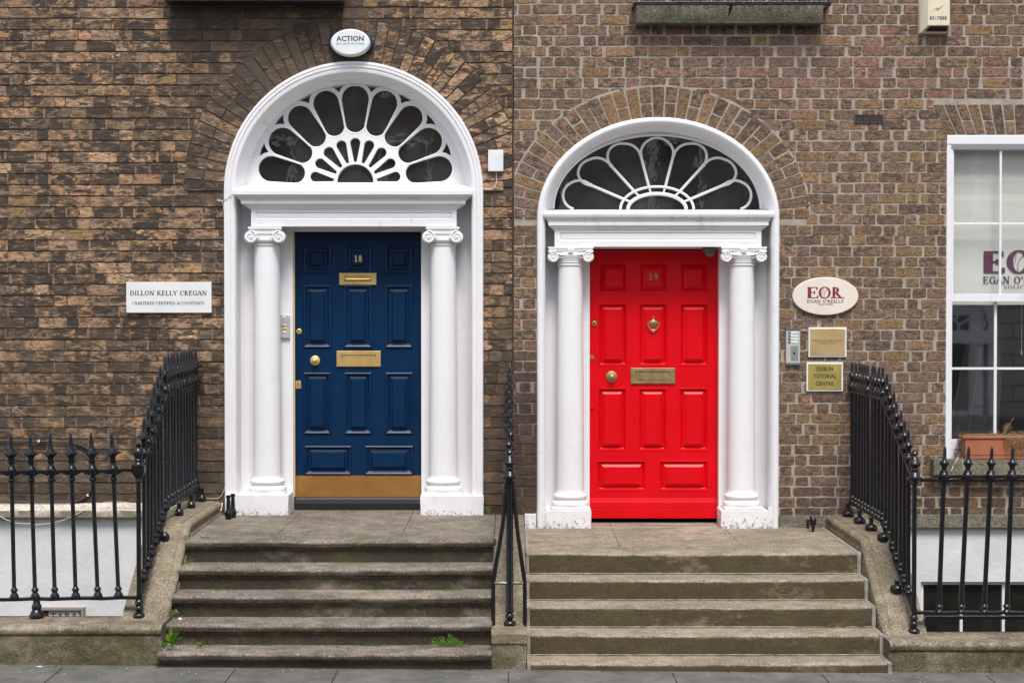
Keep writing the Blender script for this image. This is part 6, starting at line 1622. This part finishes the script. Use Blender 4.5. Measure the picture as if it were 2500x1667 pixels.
# ------------------------------------------------------------ the opposite side of the street (lit and reflected only)
m, nt, b = new_mat('far_brick'); bt = N(nt, 'ShaderNodeTexBrick'); bt.inputs['Color1'].default_value = (.15, .085, .06, 1); bt.inputs['Color2'].default_value = (.10, .065, .05, 1); bt.inputs['Mortar'].default_value = (.25, .22, .19, 1); bt.inputs['Scale'].default_value = 4
g = N(nt, 'ShaderNodeNewGeometry'); mp = N(nt, 'ShaderNodeMapping'); mp.inputs['Rotation'].default_value = (R(90), 0, 0); nt.links.new(g.outputs['Position'], mp.inputs[0]); nt.links.new(mp.outputs[0], bt.inputs['Vector']); nt.links.new(bt.outputs[0], b.inputs['Base Color'])
op = empty('opposite_terrace', (0, -26, -.8)); tag(op, 'long brick terrace with sash windows across the street behind the viewer', 'terrace')
mb = MB(); mb.box(-30, 30, -27, -26, -.8, 9.5); mb.build('wall', m, op)
mbf = MB(); mbg = MB()
for i in range(-8, 9):
    for z in (.6, 3.9, 7.0):
        x = i * 3.3 + .7
        if z < 1 and i % 3 == 0: mbf.box(x - .8, x + .8, -26, -25.85, -.7, 2.6); mbg.box(x - .45, x + .45, -25.86, -25.83, -.6, 1.7); continue
        mbf.box(x - .62, x + .62, -26, -25.93, z, z + 2.1); mbg.box(x - .52, x + .52, -25.94, -25.91, z + .1, z + 2.0); 
m, nt, b = new_mat('pale_ashlar'); bt = N(nt, 'ShaderNodeTexBrick'); bt.inputs['Color1'].default_value = (.46, .43, .38, 1); bt.inputs['Color2'].default_value = (.38, .36, .32, 1); bt.inputs['Mortar'].default_value = (.12, .11, .10, 1); bt.inputs['Scale'].default_value = 1; bt.inputs['Brick Width'].default_value = .9; bt.inputs['Row Height'].default_value = .38; bt.inputs['Mortar Size'].default_value = .02
g = N(nt, 'ShaderNodeNewGeometry'); mp = N(nt, 'ShaderNodeMapping'); mp.inputs['Rotation'].default_value = (R(90), 0, 0); nt.links.new(g.outputs['Position'], mp.inputs[0]); nt.links.new(mp.outputs[0], bt.inputs['Vector']); nt.links.new(bt.outputs[0], b.inputs['Base Color'])
mb = MB(); mb.box(-30, 30, -26, -25.94, -.8, 3.3); mb.build('ground_floor_wall', m, op)
dm = MB(); cxo, zo = 10.5, 1.35; yo = -25.80
dm.strip([[(cxo + r * math.cos(math.pi * i / 32), y, zo + r * math.sin(math.pi * i / 32)) for r, y in ((1.02, yo - .1), (1.02, yo), (1.25, yo), (1.25, yo - .1))] for i in range(33)])
for i in range(1, 7): dm.tube([(cxo + .3 * math.cos(math.pi * i / 7), yo - .02, zo + .3 * math.sin(math.pi * i / 7)), (cxo + .78 * math.cos(math.pi * i / 7), yo - .02, zo + .78 * math.sin(math.pi * i / 7))], .03, 6)
for i in range(7):
    a_ = math.pi * (i + .5) / 7; dm.tube([(cxo + .78 * math.cos(a_) + .17 * math.cos(t), yo - .02, zo + .78 * math.sin(a_) + .17 * math.sin(t)) for t in [a_ - 1.6 + 3.2 * k / 10 for k in range(11)]], .025, 6)
dm.tube([(cxo + .3 * math.cos(math.pi * i / 12), yo - .02, zo + .3 * math.sin(math.pi * i / 12)) for i in range(13)], .03, 6)
dm.box(cxo - 1.2, cxo + 1.2, yo - .06, yo + .08, zo - .32, zo)
for s_ in (-1, 1): dm.lathe([(.14, 0), (.12, 1.4)], (cxo + s_ * .75, yo, -.45), 14); dm.box(cxo + s_ * 1.02, cxo + s_ * 1.25, yo - .06, yo, -.7, zo)
dm.build('doorway', 'white', op)
mb = MB(); mb.box(cxo - 1.0, cxo + 1.0, -25.93, -25.9, -.7, zo + .98); mb.build('doorway_recess', 'black', op)
mbf.build('window_frames', 'window', op); mbg.build('window_panes', 'black', op)
